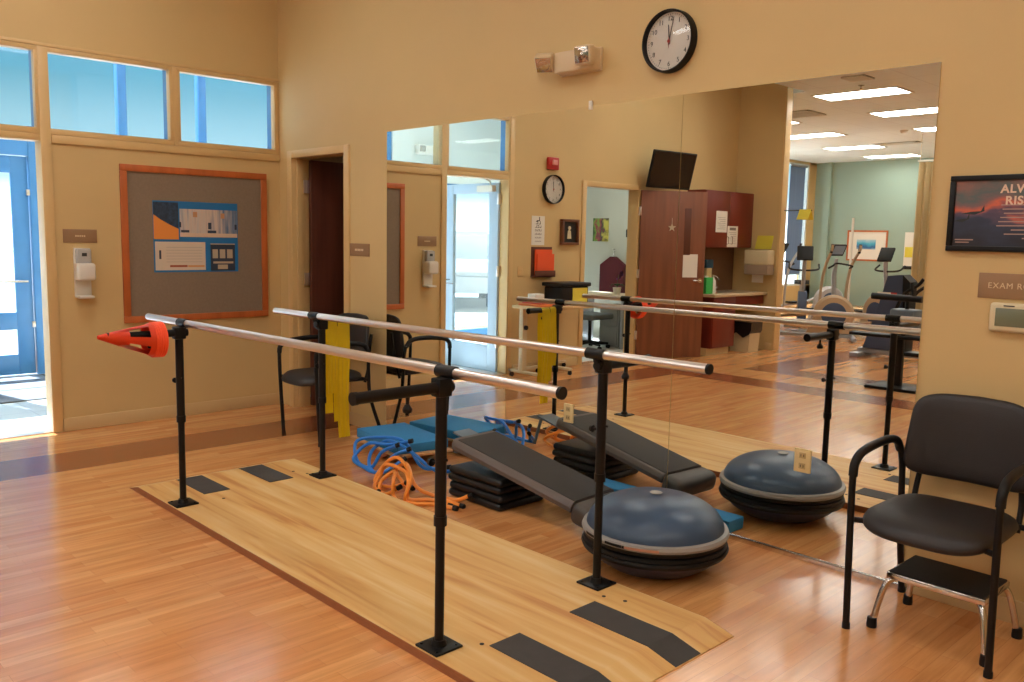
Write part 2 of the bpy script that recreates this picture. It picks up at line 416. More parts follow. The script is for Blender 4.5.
# doorway in mirror wall, dark room behind
b = MB()
for (a_, b_) in ((.16, .236), (1.04, 1.112)): b.box(a_, b_, -.018, T + .02, 0, DT + .06, .004)
b.box(.236, 1.04, -.018, T + .02, DT, DT + .06, .004)
b.box(.236, .25, .03, .09, 0, DT, .002)
struct('trim_3', b, TRIMC)
o = struct('door_2', MB().box(.262, .305, .135, .93, .01, DT - .01, .003), DKBROWN)
b = MB()
for z in (.25, 1.13, 1.93): b.box(.245, .262, .09, .14, z - .055, z + .055, .002); b.tube([(.256, .115, z - .055), (.256, .115, z + .055)], .009)
b.build('hinge', STEEL, o)
b = MB(); b.tube(fillet([(.305, .86, 1.0), (.36, .86, 1.0), (.36, .75, 1.0)], .015), .01); b.build('handle', CHROME, o)
b = MB(); b.box(-.2, 2.3, 2.4, 2.5, 0, 2.7); b.box(-.3, -.2, .13, 2.5, 0, 2.7); b.box(2.2, 2.3, .13, 2.5, 0, 2.7)
struct('wall_exam_room', b, WALL, smooth=False)
struct('ceiling_exam_room', MB().box(-.3, 2.3, .13, 2.5, 2.5, 2.6), CEIL, smooth=False)
struct('floor_exam_room', MB().box(-.3, 2.3, .13, 2.5, -.1, 0), FLOOR, smooth=False)

# office door (brown) and its frame
b = MB()
for (a_, b_) in ((-4.07, -4.0), (-5.14, -5.07)): b.box(-.15, .018, a_, b_, 0, DT + .06, .004)
b.box(-.15, .018, -5.07, -4.07, DT, DT + .06, .004)
struct('trim_4', b, TRIMC)
ang = math.atan2(-(5.93 - 5.10), .56)
Mx = Matrix.Translation((.03, -5.09, 0)) @ Matrix.Rotation(ang, 4, 'Z')
o = struct('door_3', MB().box(0.01, .90, -.022, .022, .012, DT, .003, M=Mx), BROWN)
b = MB(); b.box(.60, .69, .0225, .026, 1.35, 1.95, .001, M=Mx); b.build('vision_slot', DKBROWN, o)
b = MB()
b.tube([Mx @ Vector(p) for p in fillet([(.84, .02, 1.02), (.84, .075, 1.02), (.73, .075, 1.02)], .02)], .011); b.lathe([(.03, 0), (.03, .012)], Mx @ Vector((.84, .022, 1.02)), M=Mx.to_3x3() @ Matrix.Rotation(-PI / 2, 3, 'X'), n=20)
b.build('handle', CHROME, o)
b = MB()
for z in (.3, 1.1, 1.9): b.box(-.012, .012, -.03, .03, z - .055, z + .055, .003, M=Mx)
b.build('hinge', STEEL, o)
# office room
b = MB(); b.box(-3.1, -.13, -6.75, -6.65, 0, 2.7)
struct('wall_office', b, OFFW, smooth=False)
struct('ceiling_office', MB().prism([(-.13, -3.66), (-2.95, -6.26), (-2.95, -6.75), (-.13, -6.75)], 2.7, 2.8, 'z'), CEIL, smooth=False)
struct('floor_office', MB().prism([(-.13, -3.66), (-2.95, -6.26), (-2.95, -6.75), (-.13, -6.75)], -.02, .002, 'z'), TILE, smooth=False)
# vestibule
struct('floor_vestibule', MB().prism([(-.10, 3.0), (-3.05, 3.0), (-3.05, -6.3), (-.10, -3.62)], -.03, .003, 'z'), TILE, smooth=False)
struct('ceiling_vestibule', MB().prism([(-.13, 3.1), (-3.15, 3.1), (-3.15, -6.4), (-.13, -3.6)], H, H + .1, 'z'), CEIL, smooth=False)
b = MB(); b.prism([(-.13, -3.56), (-3.06, -6.24), (-3.06, -6.34), (-.13, -3.66)], 0, H, 'z'); b.box(-3.05, -2.95, -6.14, -3.365, 2.3, H); b.box(-3.05, -.3, 3.0, 3.1, 0, H); b.box(-.42, -.31, .13, 3.0, 0, H)
struct('wall_vestibule', b, WHITEP, smooth=False)
struct('trim_5', MB().box(-.11, .0, -2.78, -1.905, -.002, .008, .002), STEEL)
# exterior glazing of the vestibule (x=-3) in blue aluminium
b = MB()
for y in (-6.2, -3.3, -.25, .65, 1.7, 2.95): b.box(-3.05, -2.95, y - .045, y + .045, 0, H, .004)
b.box(-3.06, -2.94, -1.205, -1.075, 0, 2.56, .004)
b.box(-3.05, -2.95, -3.3, -1.14, 2.26, 2.55, .004); b.box(-3.05, -2.95, -1.14, 2.9, 2.2, 2.3, .004); b.box(-3.05, -2.95, -1.14, 2.9, 0, .25, .004); b.box(-3.05, -2.95, -6.2, 2.9, 3.5, H, .004); b.box(-3.05, -2.95, -6.2, -3.36, 0, .12, .004); b.box(-3.05, -2.95, -6.14, -3.36, 2.2, 2.3, .004)
o = struct('window_6', b, BLUEF)
b = MB(); b.box(-3.004, -2.998, -3.24, -1.14, 2.55, 3.5); b.box(-3.004, -2.998, -1.07, 2.9, .25, 3.5); b.box(-3.004, -2.998, -6.15, -3.36, .12, 2.2); b.build('pane', GLASS, o, smooth=False)
for k, (y0, y1) in enumerate(((-2.21, -1.215), (-3.22, -2.225))):
    b = MB(); sw = .155
    b.box(-3.02, -2.975, y0, y0 + sw, .012, 2.25, .004); b.box(-3.02, -2.975, y1 - sw, y1, .012, 2.25, .004)
    for z0, z1 in ((.012, .22), (.48, .66), (2.08, 2.25)): b.box(-3.02, -2.975, y0 + sw, y1 - sw, z0, z1, .003)
    o = struct('door_%d' % (k + 4), b, BLUEF)
    MB().box(-3.0, -2.994, y0 + sw, y1 - sw, .22, 2.08).build('pane', GLASS, o, smooth=False)
    b = MB(); b.tube([(-2.92, y0 + .05, .98), (-2.92, y1 - .05, .98)], .014); b.tube([(-2.97, y0 + .07, .98), (-2.92, y0 + .07, .98)], .012); b.tube([(-2.97, y1 - .07, .98), (-2.92, y1 - .07, .98)], .012)
    b.build('push_bar', CHROME, o)
    b = MB(); b.box(-2.975, -2.95, y1 - .02, y1 + .03, 1.86, 1.92, .004); b.box(-2.975, -2.95, y1 - .02, y1 + .03, .5, .56, .004); b.build('hinge', STEEL, o)
t = thing('door_mat', 'dark grey ribbed entrance mat inside the blue glass doors', 'mat', (-2.2, -2.1, .004))
MB().box(-2.85, -1.45, -3.1, -1.2, .0035, .012, .003).build('mat_carpet', mat('grey_mat', C(120, 124, 134), .9, vary=.12, vscale=40, stretch=(1, 14, 1)), t)
b = MB()
for a in ((-2.88, -1.42, -3.13, -3.1), (-2.88, -1.42, -1.2, -1.17), (-2.88, -2.85, -3.1, -1.2), (-1.45, -1.42, -3.1, -1.2)): b.box(*a, .0035, .010, .002)
b.build('rubber_edge', RUBBER, t)
# outside ground
struct('floor_outside', MB().box(-60, -3.06, -45, 30, -.06, -.005), mat('pale_concrete', C(205, 205, 202), .8, vary=.06, vscale=.6), smooth=False)

# ================================================================== CEILING LIGHTS
def ceiling_light(x, y, label, H=3.6):          # x,y = low-x, high-y corner in plan; 1.2 x 0.6
    t = thing('ceiling_light', label, 'ceiling light', (x + .6, y - .3, H), 'recessed ceiling lights')
    b = MB(); X0, X1, Y0, Y1 = x, x + 1.2, y - .6, y
    for a in ((X0, X1, Y0, Y0 + .03), (X0, X1, Y1 - .03, Y1), (X0, X0 + .03, Y0 + .03, Y1 - .03), (X1 - .03, X1, Y0 + .03, Y1 - .03)): b.box(*a, H - .012, H - .001)
    b.build('frame', WHITEP, t)
    b = MB(); b.box(X0 + .03, X1 - .03, Y0 + .03, Y1 - .03, H - .008, H - .002); b.build('diffuser', PANEL, t, smooth=False)
    return t
lights = [(.85, -7.8, 'bright ceiling panel light nearest the tan wall end, topmost in the mirror'),
          (.75, -9.84, 'second bright panel light from the mirror top, cut by the mirror right edge'),
          (.55, -12.07, 'third panel light down at the right edge of the mirror'),
          (-1.77, -9.69, 'panel light just showing past the tan wall end beside a ceiling vent'),
          (-1.93, -11.74, 'panel light beyond the tan wall end, above the blue window blind'),
          (-2.2, -14.2, 'panel light in the middle of the gym ceiling'),
          (-2.3, -16.4, 'farthest panel light, right before the green wall'),
          ]
for a in lights: ceiling_light(*a)
for a in ((3.6, -8), (3.6, -11.5), (6.6, -8.5), (6.6, -12.5), (.9, -15), (4, -15)):
    ceiling_light(*a, 'gym ceiling panel light outside the view, beyond the mirror right edge')
for a in ((1.0, -1.7), (4.2, -1.7), (7.2, -1.7), (1.0, -4.6), (4.2, -4.6), (7.2, -4.6), (1.3, -6.1), (5.5, -6.1)):  # last two are unseen panels added to brighten the tan end wall
    ceiling_light(*a, 'unseen panel light on the high ceiling above the parallel bars area', HM)
# office and exam room lights; vestibule panels are unseen, added to brighten it
def small_light(x0, x1, y0, y1, z, label, s, col):
    t = thing('ceiling_light', label, 'ceiling light', ((x0 + x1) / 2, (y0 + y1) / 2, z))
    b = MB(); b.box(x0 - .03, x1 + .03, y0 - .03, y1 + .03, z - .01, z - .001); b.build('frame', WHITEP, t)
    b = MB(); b.box(x0, x1, y0, y1, z - .016, z - .011); b.build('diffuser', emit('lamp_%s' % label[:9], col, s), t, smooth=False)
small_light(-1.5, -.5, -5.9, -5.3, 2.7, 'office ceiling panel light behind the brown door', 9, (1, .98, .95))
for (xx, yy, lb) in ((-1.9, -1.0, 'ceiling panel light in the entrance vestibule above the mat'), (-1.9, -3.6, 'vestibule ceiling panel light on the far side of the glass doors')):
    small_light(xx - .6, xx + .6, yy - .3, yy + .3, H, lb, 5, (1, 1, .95))
small_light(.5, 1.1, .9, 1.3, 2.5, 'dim ceiling light inside the dark doorway', .5, (1, .93, .84))

def vent(x, y, sx_, sy_, label):
    t = thing('ceiling_vent', label, 'vent', (x, y, H), 'ceiling vents')
    b = MB(); b.box(x - sx_ / 2, x + sx_ / 2, y - sy_ / 2, y + sy_ / 2, H - .006, H - .0005); b.build('backing', mat('vent_dark', C(70, 68, 64), .7), t)
    b = MB()
    for a in ((x - sx_ / 2, x + sx_ / 2, y - sy_ / 2, y - sy_ / 2 + .03), (x - sx_ / 2, x + sx_ / 2, y + sy_ / 2 - .03, y + sy_ / 2), (x - sx_ / 2, x - sx_ / 2 + .03, y - sy_ / 2, y + sy_ / 2), (x + sx_ / 2 - .03, x + sx_ / 2, y - sy_ / 2, y + sy_ / 2)): b.box(*a, H - .02, H - .004)
    k = 6
    for i in range(1, k): yy = y - sy_ / 2 + sy_ * i / k; b.box(x - sx_ / 2, x + sx_ / 2, yy - .012, yy + .012, H - .018, H - .006)
    b.build('grille', WHITEP, t)
vent(-.1, -9.3, .6, .6, 'dark slatted ceiling vent beside the tan wall end')
vent(1.93, -6.93, .3, .3, 'pale ceiling vent at the very top edge of the mirror')
vent(-.55, -14.2, .9, .3, 'slim ceiling vent above the green wall')
t = thing('sprinkler_head', 'small sprinkler head hanging under the gym ceiling above the panel light', 'sprinkler', (1.73, -7.47, H))
b = MB(); b.lathe([(.0, -.06), (.03, -.055), (.012, -.04), (.012, -.01), (.04, -.008), (.04, 0)], (1.73, -7.47, H), n=16); b.build('body', CHROME, t)
t = thing('smoke_detector', 'round white smoke detector on the gym ceiling', 'smoke detector', (.34, -12.3, H))
b = MB(); b.lathe([(0, -.05), (.05, -.05), (.07, -.02), (.075, 0)], (.34, -12.3, H), n=24); b.build('housing', WHITE, t)

# ================================================================== MIRROR
t = thing('wall_mirror', 'huge three-panel frameless wall mirror reflecting the gym', 'mirror', (3.56, -.006, .02))
for (a, c) in ((1.613, 2.938), (2.941, 4.237), (4.240, 5.52)):
    MB().box(a, c, -.008, -.001, .022, 2.285).build('mirror_panel', MIR, t, smooth=False)
b = MB(); b.box(1.61, 5.523, -.014, -.0, .0, .028, .001); b.build('bottom_channel', CHROME, t)
b = MB()
for x in (3.60,): b.box(x - .012, x + .012, -.014, 0, 2.265, 2.315, .003)
b.build('mirror_clip', WHITE, t)

def outlet(name, x, z, label, w_=.075, h_=.115, y=-.008):
    t = thing(name, label, 'outlet', (x, y, z), 'almond outlets on the mirror')
    MB().box(x - w_ / 2, x + w_ / 2, y - .006, y, z - h_ / 2, z + h_ / 2, .003).build('cover_plate', mat('almond_plastic', C(222, 196, 140), .4), t)
    for dz in (-.026, .026):
        so = MB().box(x - .017, x + .017, y - .0075, y - .005, z + dz - .014, z + dz + .014, .002).build('socket', mat('almond_socket', C(188, 160, 108), .5), t)
        for dx in (-.007, .007): MB().box(x + dx - .0016, x + dx + .0016, y - .0085, y - .007, z + dz - .006, z + dz + .006).build('slot', DARKTXT, so, smooth=False)
outlet('wall_outlet', 3.497, .475, 'almond outlet on the mirror above the grey incline bench')
outlet('wall_outlet', 5.02, .49, 'almond outlet on the mirror in front of the reflected balance trainer', .085)

# ================================================================== WALL CLOCKS
def clock(label, o, M, r=.160, hands=(-6, 12, 178)):
    """face in local XZ, facing local -Y"""
    t = thing('wall_clock', label, 'clock', o, 'round wall clocks')
    T = Matrix.Translation(o) @ M
    def TX(b): bmesh.ops.transform(b.bm, matrix=T, verts=b.bm.verts[:]); return b
    b = MB(); b.lathe([(r - .010, -.02), (r - .009, -.05), (r - .003, -.053), (r, -.045), (r, -.002), (r - .02, -.001)], axis='y', n=64, close=True); TX(b).build('rim', BLACKP, t)
    b = MB(); b.lathe([(0.0, -.021), (r - .012, -.021), (r - .012, -.002), (0, -.002)], axis='y', n=64); TX(b).build('dial', mat('clock_dial', C(226, 208, 190), .5), t)
    b = MB()
    for k in range(60):
        a = k * PI / 30; L_ = .010 if k % 5 == 0 else .005; ro = r - .02
        Mk = Matrix.Rotation(a, 4, 'Y'); b.box(-.001, .001, -.0222, -.021, ro - L_, ro, M=Mk)
    TX(b).build('tick_marks', DARKTXT, t, smooth=False)
    R = (T.to_3x3() @ Vector((1, 0, 0))); U = T.to_3x3() @ Vector((0, 0, 1))
    for k in range(1, 13):
        a = k * PI / 6; p = T @ Vector((math.sin(a) * (r - .045), -.0215, math.cos(a) * (r - .045)))
        text('numeral', str(k), .034, DARKTXT, t, p, R, U, ext=.0008)
    for nm, ang_, ln, wd, yy, mt, back in (('hour_hand', hands[0], .085, .0035, -.0245, DARKTXT, .015), ('minute_hand', hands[1], .125, .0025, -.0265, DARKTXT, .02), ('second_hand', hands[2], .035, .0016, -.0285, RED, .02)):
        b = MB(); b.prism([(-wd, -back), (wd, -back), (wd * .6, ln), (-wd * .6, ln)], yy - .001, yy, 'y')
        bmesh.ops.transform(b.bm, matrix=T @ Matrix.Rotation(math.radians(ang_), 4, 'Y'), verts=b.bm.verts[:])
        if nm == 'second_hand': b.lathe([(.0, -.031), (.009, -.031), (.009, -.028), (0, -.028)], T.translation, 'y', 16, M=M.to_3x3())
        b.build(nm, mt, t, smooth=False)
    g = MB(); g.lathe([(0.0, -.042), (.06, -.0415), (r - .015, -.036)], axis='y', n=48); g.grid
    bm2 = g; TX(g).build('crystal', GLASS, t)
clock('big black-rimmed wall clock above the mirror', (4.146, 0, 2.564), Matrix.Identity(4))
clock('black-rimmed wall clock seen in the mirror, below the red alarm', (0, -3.48, 2.09), Matrix.Rotation(PI / 2, 4, 'Z'), .165, (0, 6, 180))

# ================================================================== EMERGENCY LIGHTS
REFL = mat('lamp_reflector', C(190, 180, 170), .12, metal=1)
def head(b_, cx_, y, cz_, s, M): pass
def emergency(label, x, z, y=0, flip=1, rz=0):
    t = thing('emergency_light', label, 'emergency light', (x, y, z)); 
    b = MB(); b.box(x - .15, x + .15, y - .085, y, z - .06, z + .06, .012, 3); b.box(x - .155, x + .155, y - .02, y, z - .066, z + .066, .006)
    b.build('housing', mat('cream_plastic', C(214, 190, 152), .45), t)
    for sx_, rz_, rx_ in ((-.20, .45, .6), (.115, .12, .15)):
        M = Matrix.Translation((x + sx_, y - .125 if sx_ > 0 else y - .11, z + (.0 if sx_ < 0 else .008))) @ Matrix.Rotation(rz_, 4, 'Z') @ Matrix.Rotation(rx_, 4, 'X')
        h = MB(); h.box(-.055, .055, -.015, .045, -.052, .052, .012, 3, M=M); h.tube([M @ Vector((0, .04, 0)), Vector((x + sx_ * .75, y - .05, z))], .016)
        lamp = h.build('lamp_head', mat('cream_plastic', C(214, 190, 152), .45), t)
        g = MB(); g.box(-.046, .046, -.019, -.014, -.043, .043, .003, M=M); g.lathe([(.036, -.0195), (.03, -.022), (.018, -.021), (.008, -.024), (0, -.025)], M.translation, 'y', 20, M=M.to_3x3())
        g.build('lens', REFL, lamp)
    return t
emergency('cream twin-head emergency light above the mirror', 3.52, 2.54)
t = emergency('white emergency light on the vestibule wall seen through the transom in the mirror', 0, 0)
t.location = (-2.945, -3.90, 2.74); t.rotation_euler[2] = PI / 2
for ch in t.children: ch.data.materials[0] = WHITE

# ================================================================== SIGNS AND WALL FIXTURES
def plate(label, words, x=None, y=None, z=0, w_=.2, h_=.1, size=.03, wall='y'):
    if wall == 'y':
        t = thing('room_sign', label, 'sign', (x, 0, z)); MB().box(x - w_ / 2, x + w_ / 2, -.006, 0, z - h_ / 2, z + h_ / 2, .002).build('plate', SIGNB, t)
        if words: text('lettering', words, size, mat('sign_ink', C(222, 196, 158), .6), t, (x, -.0065, z), (1, 0, 0), (0, 0, 1), track=1.12)
        else:
            b = MB()
            for k in range(6): b.box(x - .058 + k * .02, x - .045 + k * .02, -.007, -.006, z - .008, z + .008)
            b.build('faint_lettering', mat('sign_ink', C(222, 196, 158), .6), t, smooth=False)
    else:
        t = thing('room_sign', label, 'sign', (0, y, z)); MB().box(0, .006, y - w_ / 2, y + w_ / 2, z - h_ / 2, z + h_ / 2, .002).build('plate', SIGNB, t)
        b = MB()
        for k in range(5): b.box(.006, .007, y - .035 + k * .015, y - .025 + k * .015, z - .006, z + .006)
        b.build('faint_lettering', mat('sign_ink', C(222, 196, 158), .6), t, smooth=False)
plate('taupe sign reading EXAM ROOM under the framed poster', 'EXAM ROOM', x=5.875, z=1.372, w_=.285, h_=.102, size=.033)
plate('small taupe room sign between the dark doorway and the mirror', '', x=1.245, z=1.409, w_=.27, h_=.098, size=.04)
plate('taupe sign above the hand sanitizer dispenser', '', y=-1.66, z=1.475, w_=.24, h_=.10, size=.03, wall='x')

t = thing('thermostat', 'beige wall thermostat with grey screen under the exam room sign', 'thermostat', (5.875, 0, 1.247))
MB().box(5.788, 5.962, -.028, 0, 1.188, 1.306, .014, 4).build('housing', mat('almond_white', C(214, 198, 160), .45), t)
MB().box(5.812, 5.93, -.0295, -.027, 1.212, 1.285, .002).build('screen', mat('lcd', C(112, 116, 92), .25), t)
MB().box(5.84, 5.88, -.029, -.027, 1.292, 1.297, .0005).build('lettering', DARKTXT, t)

# framed poster
t = thing('framed_poster', 'black-framed sunset poster reading ALWAYS RISING', 'poster', (5.91, 0, 1.66))
X0, X1, Z0, Z1 = 5.598, 6.225, 1.508, 1.815
b = MB()
for a in ((X0, X1, Z0, Z0 + .022), (X0, X1, Z1 - .022, Z1), (X0, X0 + .022, Z0 + .022, Z1 - .022), (X1 - .022, X1, Z0 + .022, Z1 - .022)): b.box(a[0], a[1], -.022, 0, a[2], a[3], .003)
b.build('frame', BLACK, t)
def art(name, stops, scale=3., dist=2., mapsc=(1, 1, 1), seed=0., axis='Z', lo=0., hi=1.):
    m = bpy.data.materials.new(name); m.use_nodes = True; tt = m.node_tree; bb = tt.nodes['Principled BSDF']
    g = tt.nodes.new('ShaderNodeNewGeometry'); sp = tt.nodes.new('ShaderNodeSeparateXYZ'); tt.links.new(g.outputs['Position'], sp.inputs[0])
    n = tt.nodes.new('ShaderNodeTexNoise'); n.inputs['Scale'].default_value = scale; n.inputs['Detail'].default_value = 4
    mp = tt.nodes.new('ShaderNodeMapping'); mp.inputs['Scale'].default_value = mapsc; mp.inputs['Location'].default_value = (seed, seed, seed)
    tt.links.new(g.outputs['Position'], mp.inputs[0]); tt.links.new(mp.outputs[0], n.inputs['Vector'])
    mr = tt.nodes.new('ShaderNodeMapRange'); mr.inputs[1].default_value = lo; mr.inputs[2].default_value = hi; tt.links.new(sp.outputs[axis], mr.inputs[0])
    ad = tt.nodes.new('ShaderNodeMath'); ad.operation = 'MULTIPLY_ADD'; tt.links.new(n.outputs['Fac'], ad.inputs[0]); ad.inputs[1].default_value = dist; tt.links.new(mr.outputs[0], ad.inputs[2])
    su = tt.nodes.new('ShaderNodeMath'); su.operation = 'SUBTRACT'; tt.links.new(ad.outputs[0], su.inputs[0]); su.inputs[1].default_value = dist / 2
    r = tt.nodes.new('ShaderNodeValToRGB'); tt.links.new(su.outputs[0], r.inputs[0]); tt.links.new(r.outputs[0], bb.inputs['Base Color'])
    el = r.color_ramp.elements
    el[0].position, el[0].color = stops[0]; el[1].position, el[1].color = stops[-1]
    for p, c in stops[1:-1]: q = el.new(p); q.color = c
    bb.inputs['Roughness'].default_value = .35
    MATS[name] = m; return m
SUNSET = art('sunset_print', [(0, C(26, 26, 34)), (.35, C(44, 52, 76)), (.48, C(90, 72, 92)), (.58, C(206, 100, 70)), (.68, C(128, 92, 92)), (.8, C(84, 96, 96)), (1, C(150, 98, 84))], 6, .8, (1, 1, 2.0), 1.3, 'Z', 1.52, 1.80)
MB().box(X0 + .02, X1 - .02, -.012, -.001, Z0 + .02, Z1 - .02).build('print', SUNSET, t, smooth=False)
text('lettering', 'ALWAYS\nRISING', .046, mat('poster_ink', C(226, 196, 170), .6), t, (5.885, -.0125, 1.734), (1, 0, 0), (0, 0, 1), bold=.0012, track=1.1)
b = MB()
for k in range(9):
    wdt = (.2, .19, .18, .2, .21, .22, .13, .17, .06)[k]; zz = 1.695 - k * .0165; b.box(5.915 - wdt * .6, 5.915 + wdt * .6, -.0128, -.0118, zz - .0022, zz + .0022)
b.box(5.63, 5.70, -.0128, -.0118, 1.553, 1.558); b.box(5.632, 5.685, -.0128, -.0118, 1.543, 1.547); b.build('small_text', mat('poster_ink2', C(170, 140, 130), .6), t, smooth=False)
b = MB()  # distant dark bird silhouettes
for (px_, pz_, s_) in ((5.65, 1.635, .03), (5.69, 1.665, .045)): b.prism([(px_ - s_, pz_ - .004), (px_ + s_ * .2, pz_ - .008), (px_ + s_, pz_ + .006), (px_ + s_ * .95, pz_ + .03), (px_ + s_ * .7, pz_ + .006), (px_ - s_ * .1, pz_ + .004)], -.0128, -.0118, 'y')
b.build('silhouette', mat('silh', C(38, 46, 46), .6), t, smooth=False)

# bulletin board on the left wall
t = thing('bulletin_board', 'large grey bulletin board in orange oak frame on the left wall', 'bulletin board', (0, -.75, 1.42))
Y0, Y1, Z0, Z1 = -1.362, -.135, .80, 2.032; f = .052
b = MB()
b.box(0, .026, Y0, Y1, Z0, Z0 + f, .004); b.box(0, .026, Y0, Y1, Z1 - f, Z1, .004); b.box(0, .026, Y0, Y0 + f, Z0 + f, Z1 - f, .004); b.box(0, .026, Y1 - f, Y1, Z0 + f, Z1 - f, .004)
b.build('frame', ORANGEW, t)
MB().box(0, .012, Y0 + f, Y1 - f, Z0 + f, Z1 - f).build('board_panel', mat('taupe_fabric', C(136, 118, 98), .9, vary=.05, vscale=60, bump=.3, bscale=300), t, smooth=False)
# notice poster pinned on it, built from flat coloured sheets
PY = lambda u: -1.118 + (u - 95) / 645 * .712
PZ = lambda v: 1.765 - (v - 85) / 535 * .57
t = thing('notice_poster', 'blue notice sheet with four printed panels pinned on the board', 'poster', (.013, -.76, 1.48))
def rect(b, u0, v0, u1, v1, d): b.box(.0125, .0125 + d, PY(u0), PY(u1), PZ(v1), PZ(v0))
b = MB(); rect(b, 95, 85, 740, 620, .0015); b.build('backing_sheet', mat('notice_blue', C(28, 112, 170), .5), t, smooth=False)
def part(nm, m_, rects, d):
    b = MB(); [rect(b, *r_, d) for r_ in rects]; b.build(nm, m_, t, smooth=False)
part('photo_panel', mat('notice_navy', C(40, 62, 86), .5, vary=.5, vscale=30), [(98, 95, 280, 372)], .0022)
b = MB(); b.prism([(PY(98), PZ(372)), (PY(280), PZ(372)), (PY(280), PZ(292)), (PY(215), PZ(262)), (PY(150), PZ(225)), (PY(98), PZ(188))], .0147, .0152, 'x'); b.build('orange_curve', mat('notice_orange', C(228, 142, 62), .5), t, smooth=False)
part('wide_print', art('notice_wide', [(0, C(90, 112, 140)), (.35, C(196, 186, 178)), (.55, C(204, 184, 168)), (1, C(96, 118, 146))], 7, 1.2, (1, 5, .4), 2, 'Y', -1.1, -.4), [(290, 140, 735, 350)], .0022)
part('print_base', mat('notice_peach', C(214, 186, 160), .5), [(290, 322, 735, 352)], .0026)
for rc in ((390, 160, 422, 200), (605, 165, 635, 205)): part('seal', mat('notice_seal', C(196, 140, 96), .5), [rc], .0027)
for rc in ((298, 300, 360, 318), (500, 300, 568, 320), (505, 240, 530, 290), (715, 250, 732, 290), (285, 240, 300, 280)): part('caption_block', mat('notice_dark', C(46, 56, 74), .5), [rc], .0028)
part('document', mat('notice_doc', C(214, 196, 174), .6), [(105, 390, 480, 605)], .0022)
part('document_bar', mat('notice_brown', C(164, 86, 54), .6), [(210, 566, 340, 582)], .0026)
part('document_strip', mat('notice_tan', C(214, 150, 92), .6), [(345, 568, 470, 582)], .0026)
part('document_tab', mat('notice_dark', C(46, 56, 74), .5), [(133, 455, 148, 520)], .0026)
part('text_lines', mat('notice_line', C(188, 172, 156), .6), [(185, 430 + 22 * i, 455, 434 + 22 * i) for i in range(6)], .0026)
part('dark_panel', mat('notice_dark', C(46, 56, 74), .5), [(520, 400, 715, 612)], .0022)
part('panel_cell', mat('notice_cell', C(178, 162, 138), .6), [(535, 445, 578, 515), (592, 445, 636, 515), (650, 445, 695, 515), (575, 565, 655, 600), (520, 400, 715, 408), (540, 540, 700, 556)], .0027)

# hand sanitizer dispenser
t = thing('sanitizer_dispenser', 'white hand sanitizer dispenser with drip tray on the left wall', 'dispenser', (0, -1.655, 1.2))
MB().box(0, .03, -1.715, -1.60, 1.02, 1.385, .006).build('back_plate', WHITE, t)
MB().box(.03, .075, -1.71, -1.605, 1.27, 1.38, .012, 3).build('refill_bottle', mat('clear_grey', C(178, 176, 172), .2), t)
b = MB(); b.box(.02, .125, -1.722, -1.592, 1.145, 1.275, .02, 3); b.build('pump_cover', WHITE, t)
b = MB(); b.box(.0, .105, -1.712, -1.602, 1.01, 1.03, .008, 3); b.build('drip_tray', WHITE, t)
MB().box(.0755, .0765, -1.675, -1.64, 1.325, 1.35).build('label_patch', DARKTXT, t, smooth=False)

# red fire alarm, chart, picture, file holder, switch plate on far left wall
t = thing('fire_alarm', 'small red fire alarm strobe above the reflected clock', 'fire alarm', (0, -3.46, 2.39))
b = MB(); b.box(0, .045, -3.545, -3.375, 2.31, 2.45, .01, 2); b.build('housing', RED, t)
b = MB(); b.box(.045, .07, -3.5, -3.42, 2.36, 2.42, .01, 2); b.build('strobe', mat('strobe_lens', C(230, 150, 140), .1), t)
t = thing('eye_chart', 'white lettered eye chart under the reflected clock', 'chart', (0, -3.265, 1.61))
MB().box(0, .003, -3.37, -3.16, 1.45, 1.78).build('sheet', PAPER, t, smooth=False)
b = MB(); rr = random.Random(3)
for i, (n_, s_) in enumerate(((1, .05), (2, .035), (3, .028), (4, .022), (5, .018), (6, .014), (7, .012))):
    zz = 1.745 - i * .042
    for k in range(n_):
        yy = -3.265 + (k - (n_ - 1) / 2) * s_ * 1.25
        b.box(.003, .0036, yy - s_ / 2, yy + s_ / 2, zz - s_ / 2, zz - s_ / 2 + s_ * .22); b.box(.003, .0036, yy - s_ / 2, yy - s_ / 4, zz - s_ / 2, zz + s_ / 2)
        if k % 2: b.box(.003, .0036, yy - s_ / 2, yy + s_ / 2, zz + s_ * .28, zz + s_ / 2)
b.build('chart_letters', DARKTXT, t, smooth=False)
t = thing('framed_picture', 'small dark picture in a brown box frame beside the office doorway', 'picture', (0, -3.775, 1.605))
b = MB()
for a in ((-3.92, -3.63, 1.457, 1.487), (-3.92, -3.63, 1.727, 1.757), (-3.92, -3.89, 1.487, 1.727), (-3.66, -3.63, 1.487, 1.727)): b.box(0, .05, *a, .004)
b.build('frame', mat('frame_brown', C(112, 66, 40), .45), t)
MB().box(0, .02, -3.9, -3.65, 1.47, 1.74).build('print', mat('dark_print', C(34, 30, 28), .4), t, smooth=False)
b = MB(); b.lathe([(0, .02), (.022, .022), (.022, .03), (0, .032)], (0, -3.77, 1.655), 'x', 20); b.prism([(-3.80, 1.53), (-3.735, 1.53), (-3.745, 1.62), (-3.765, 1.635), (-3.79, 1.62)], .02, .03, 'x'); b.build('cameo_figure', mat('cameo', C(206, 192, 160), .5), t)
t = thing('wall_file_holder', 'wall file holder with bright orange papers', 'file holder', (0, -3.33, 1.26))
b = MB(); b.box(0, .07, -3.5, -3.16, 1.085, 1.1, .003); b.box(0, .005, -3.5, -3.16, 1.085, 1.43); b.box(.065, .07, -3.5, -3.16, 1.085, 1.16); b.build('holder', mat('holder_brown', C(96, 50, 34), .5), t)
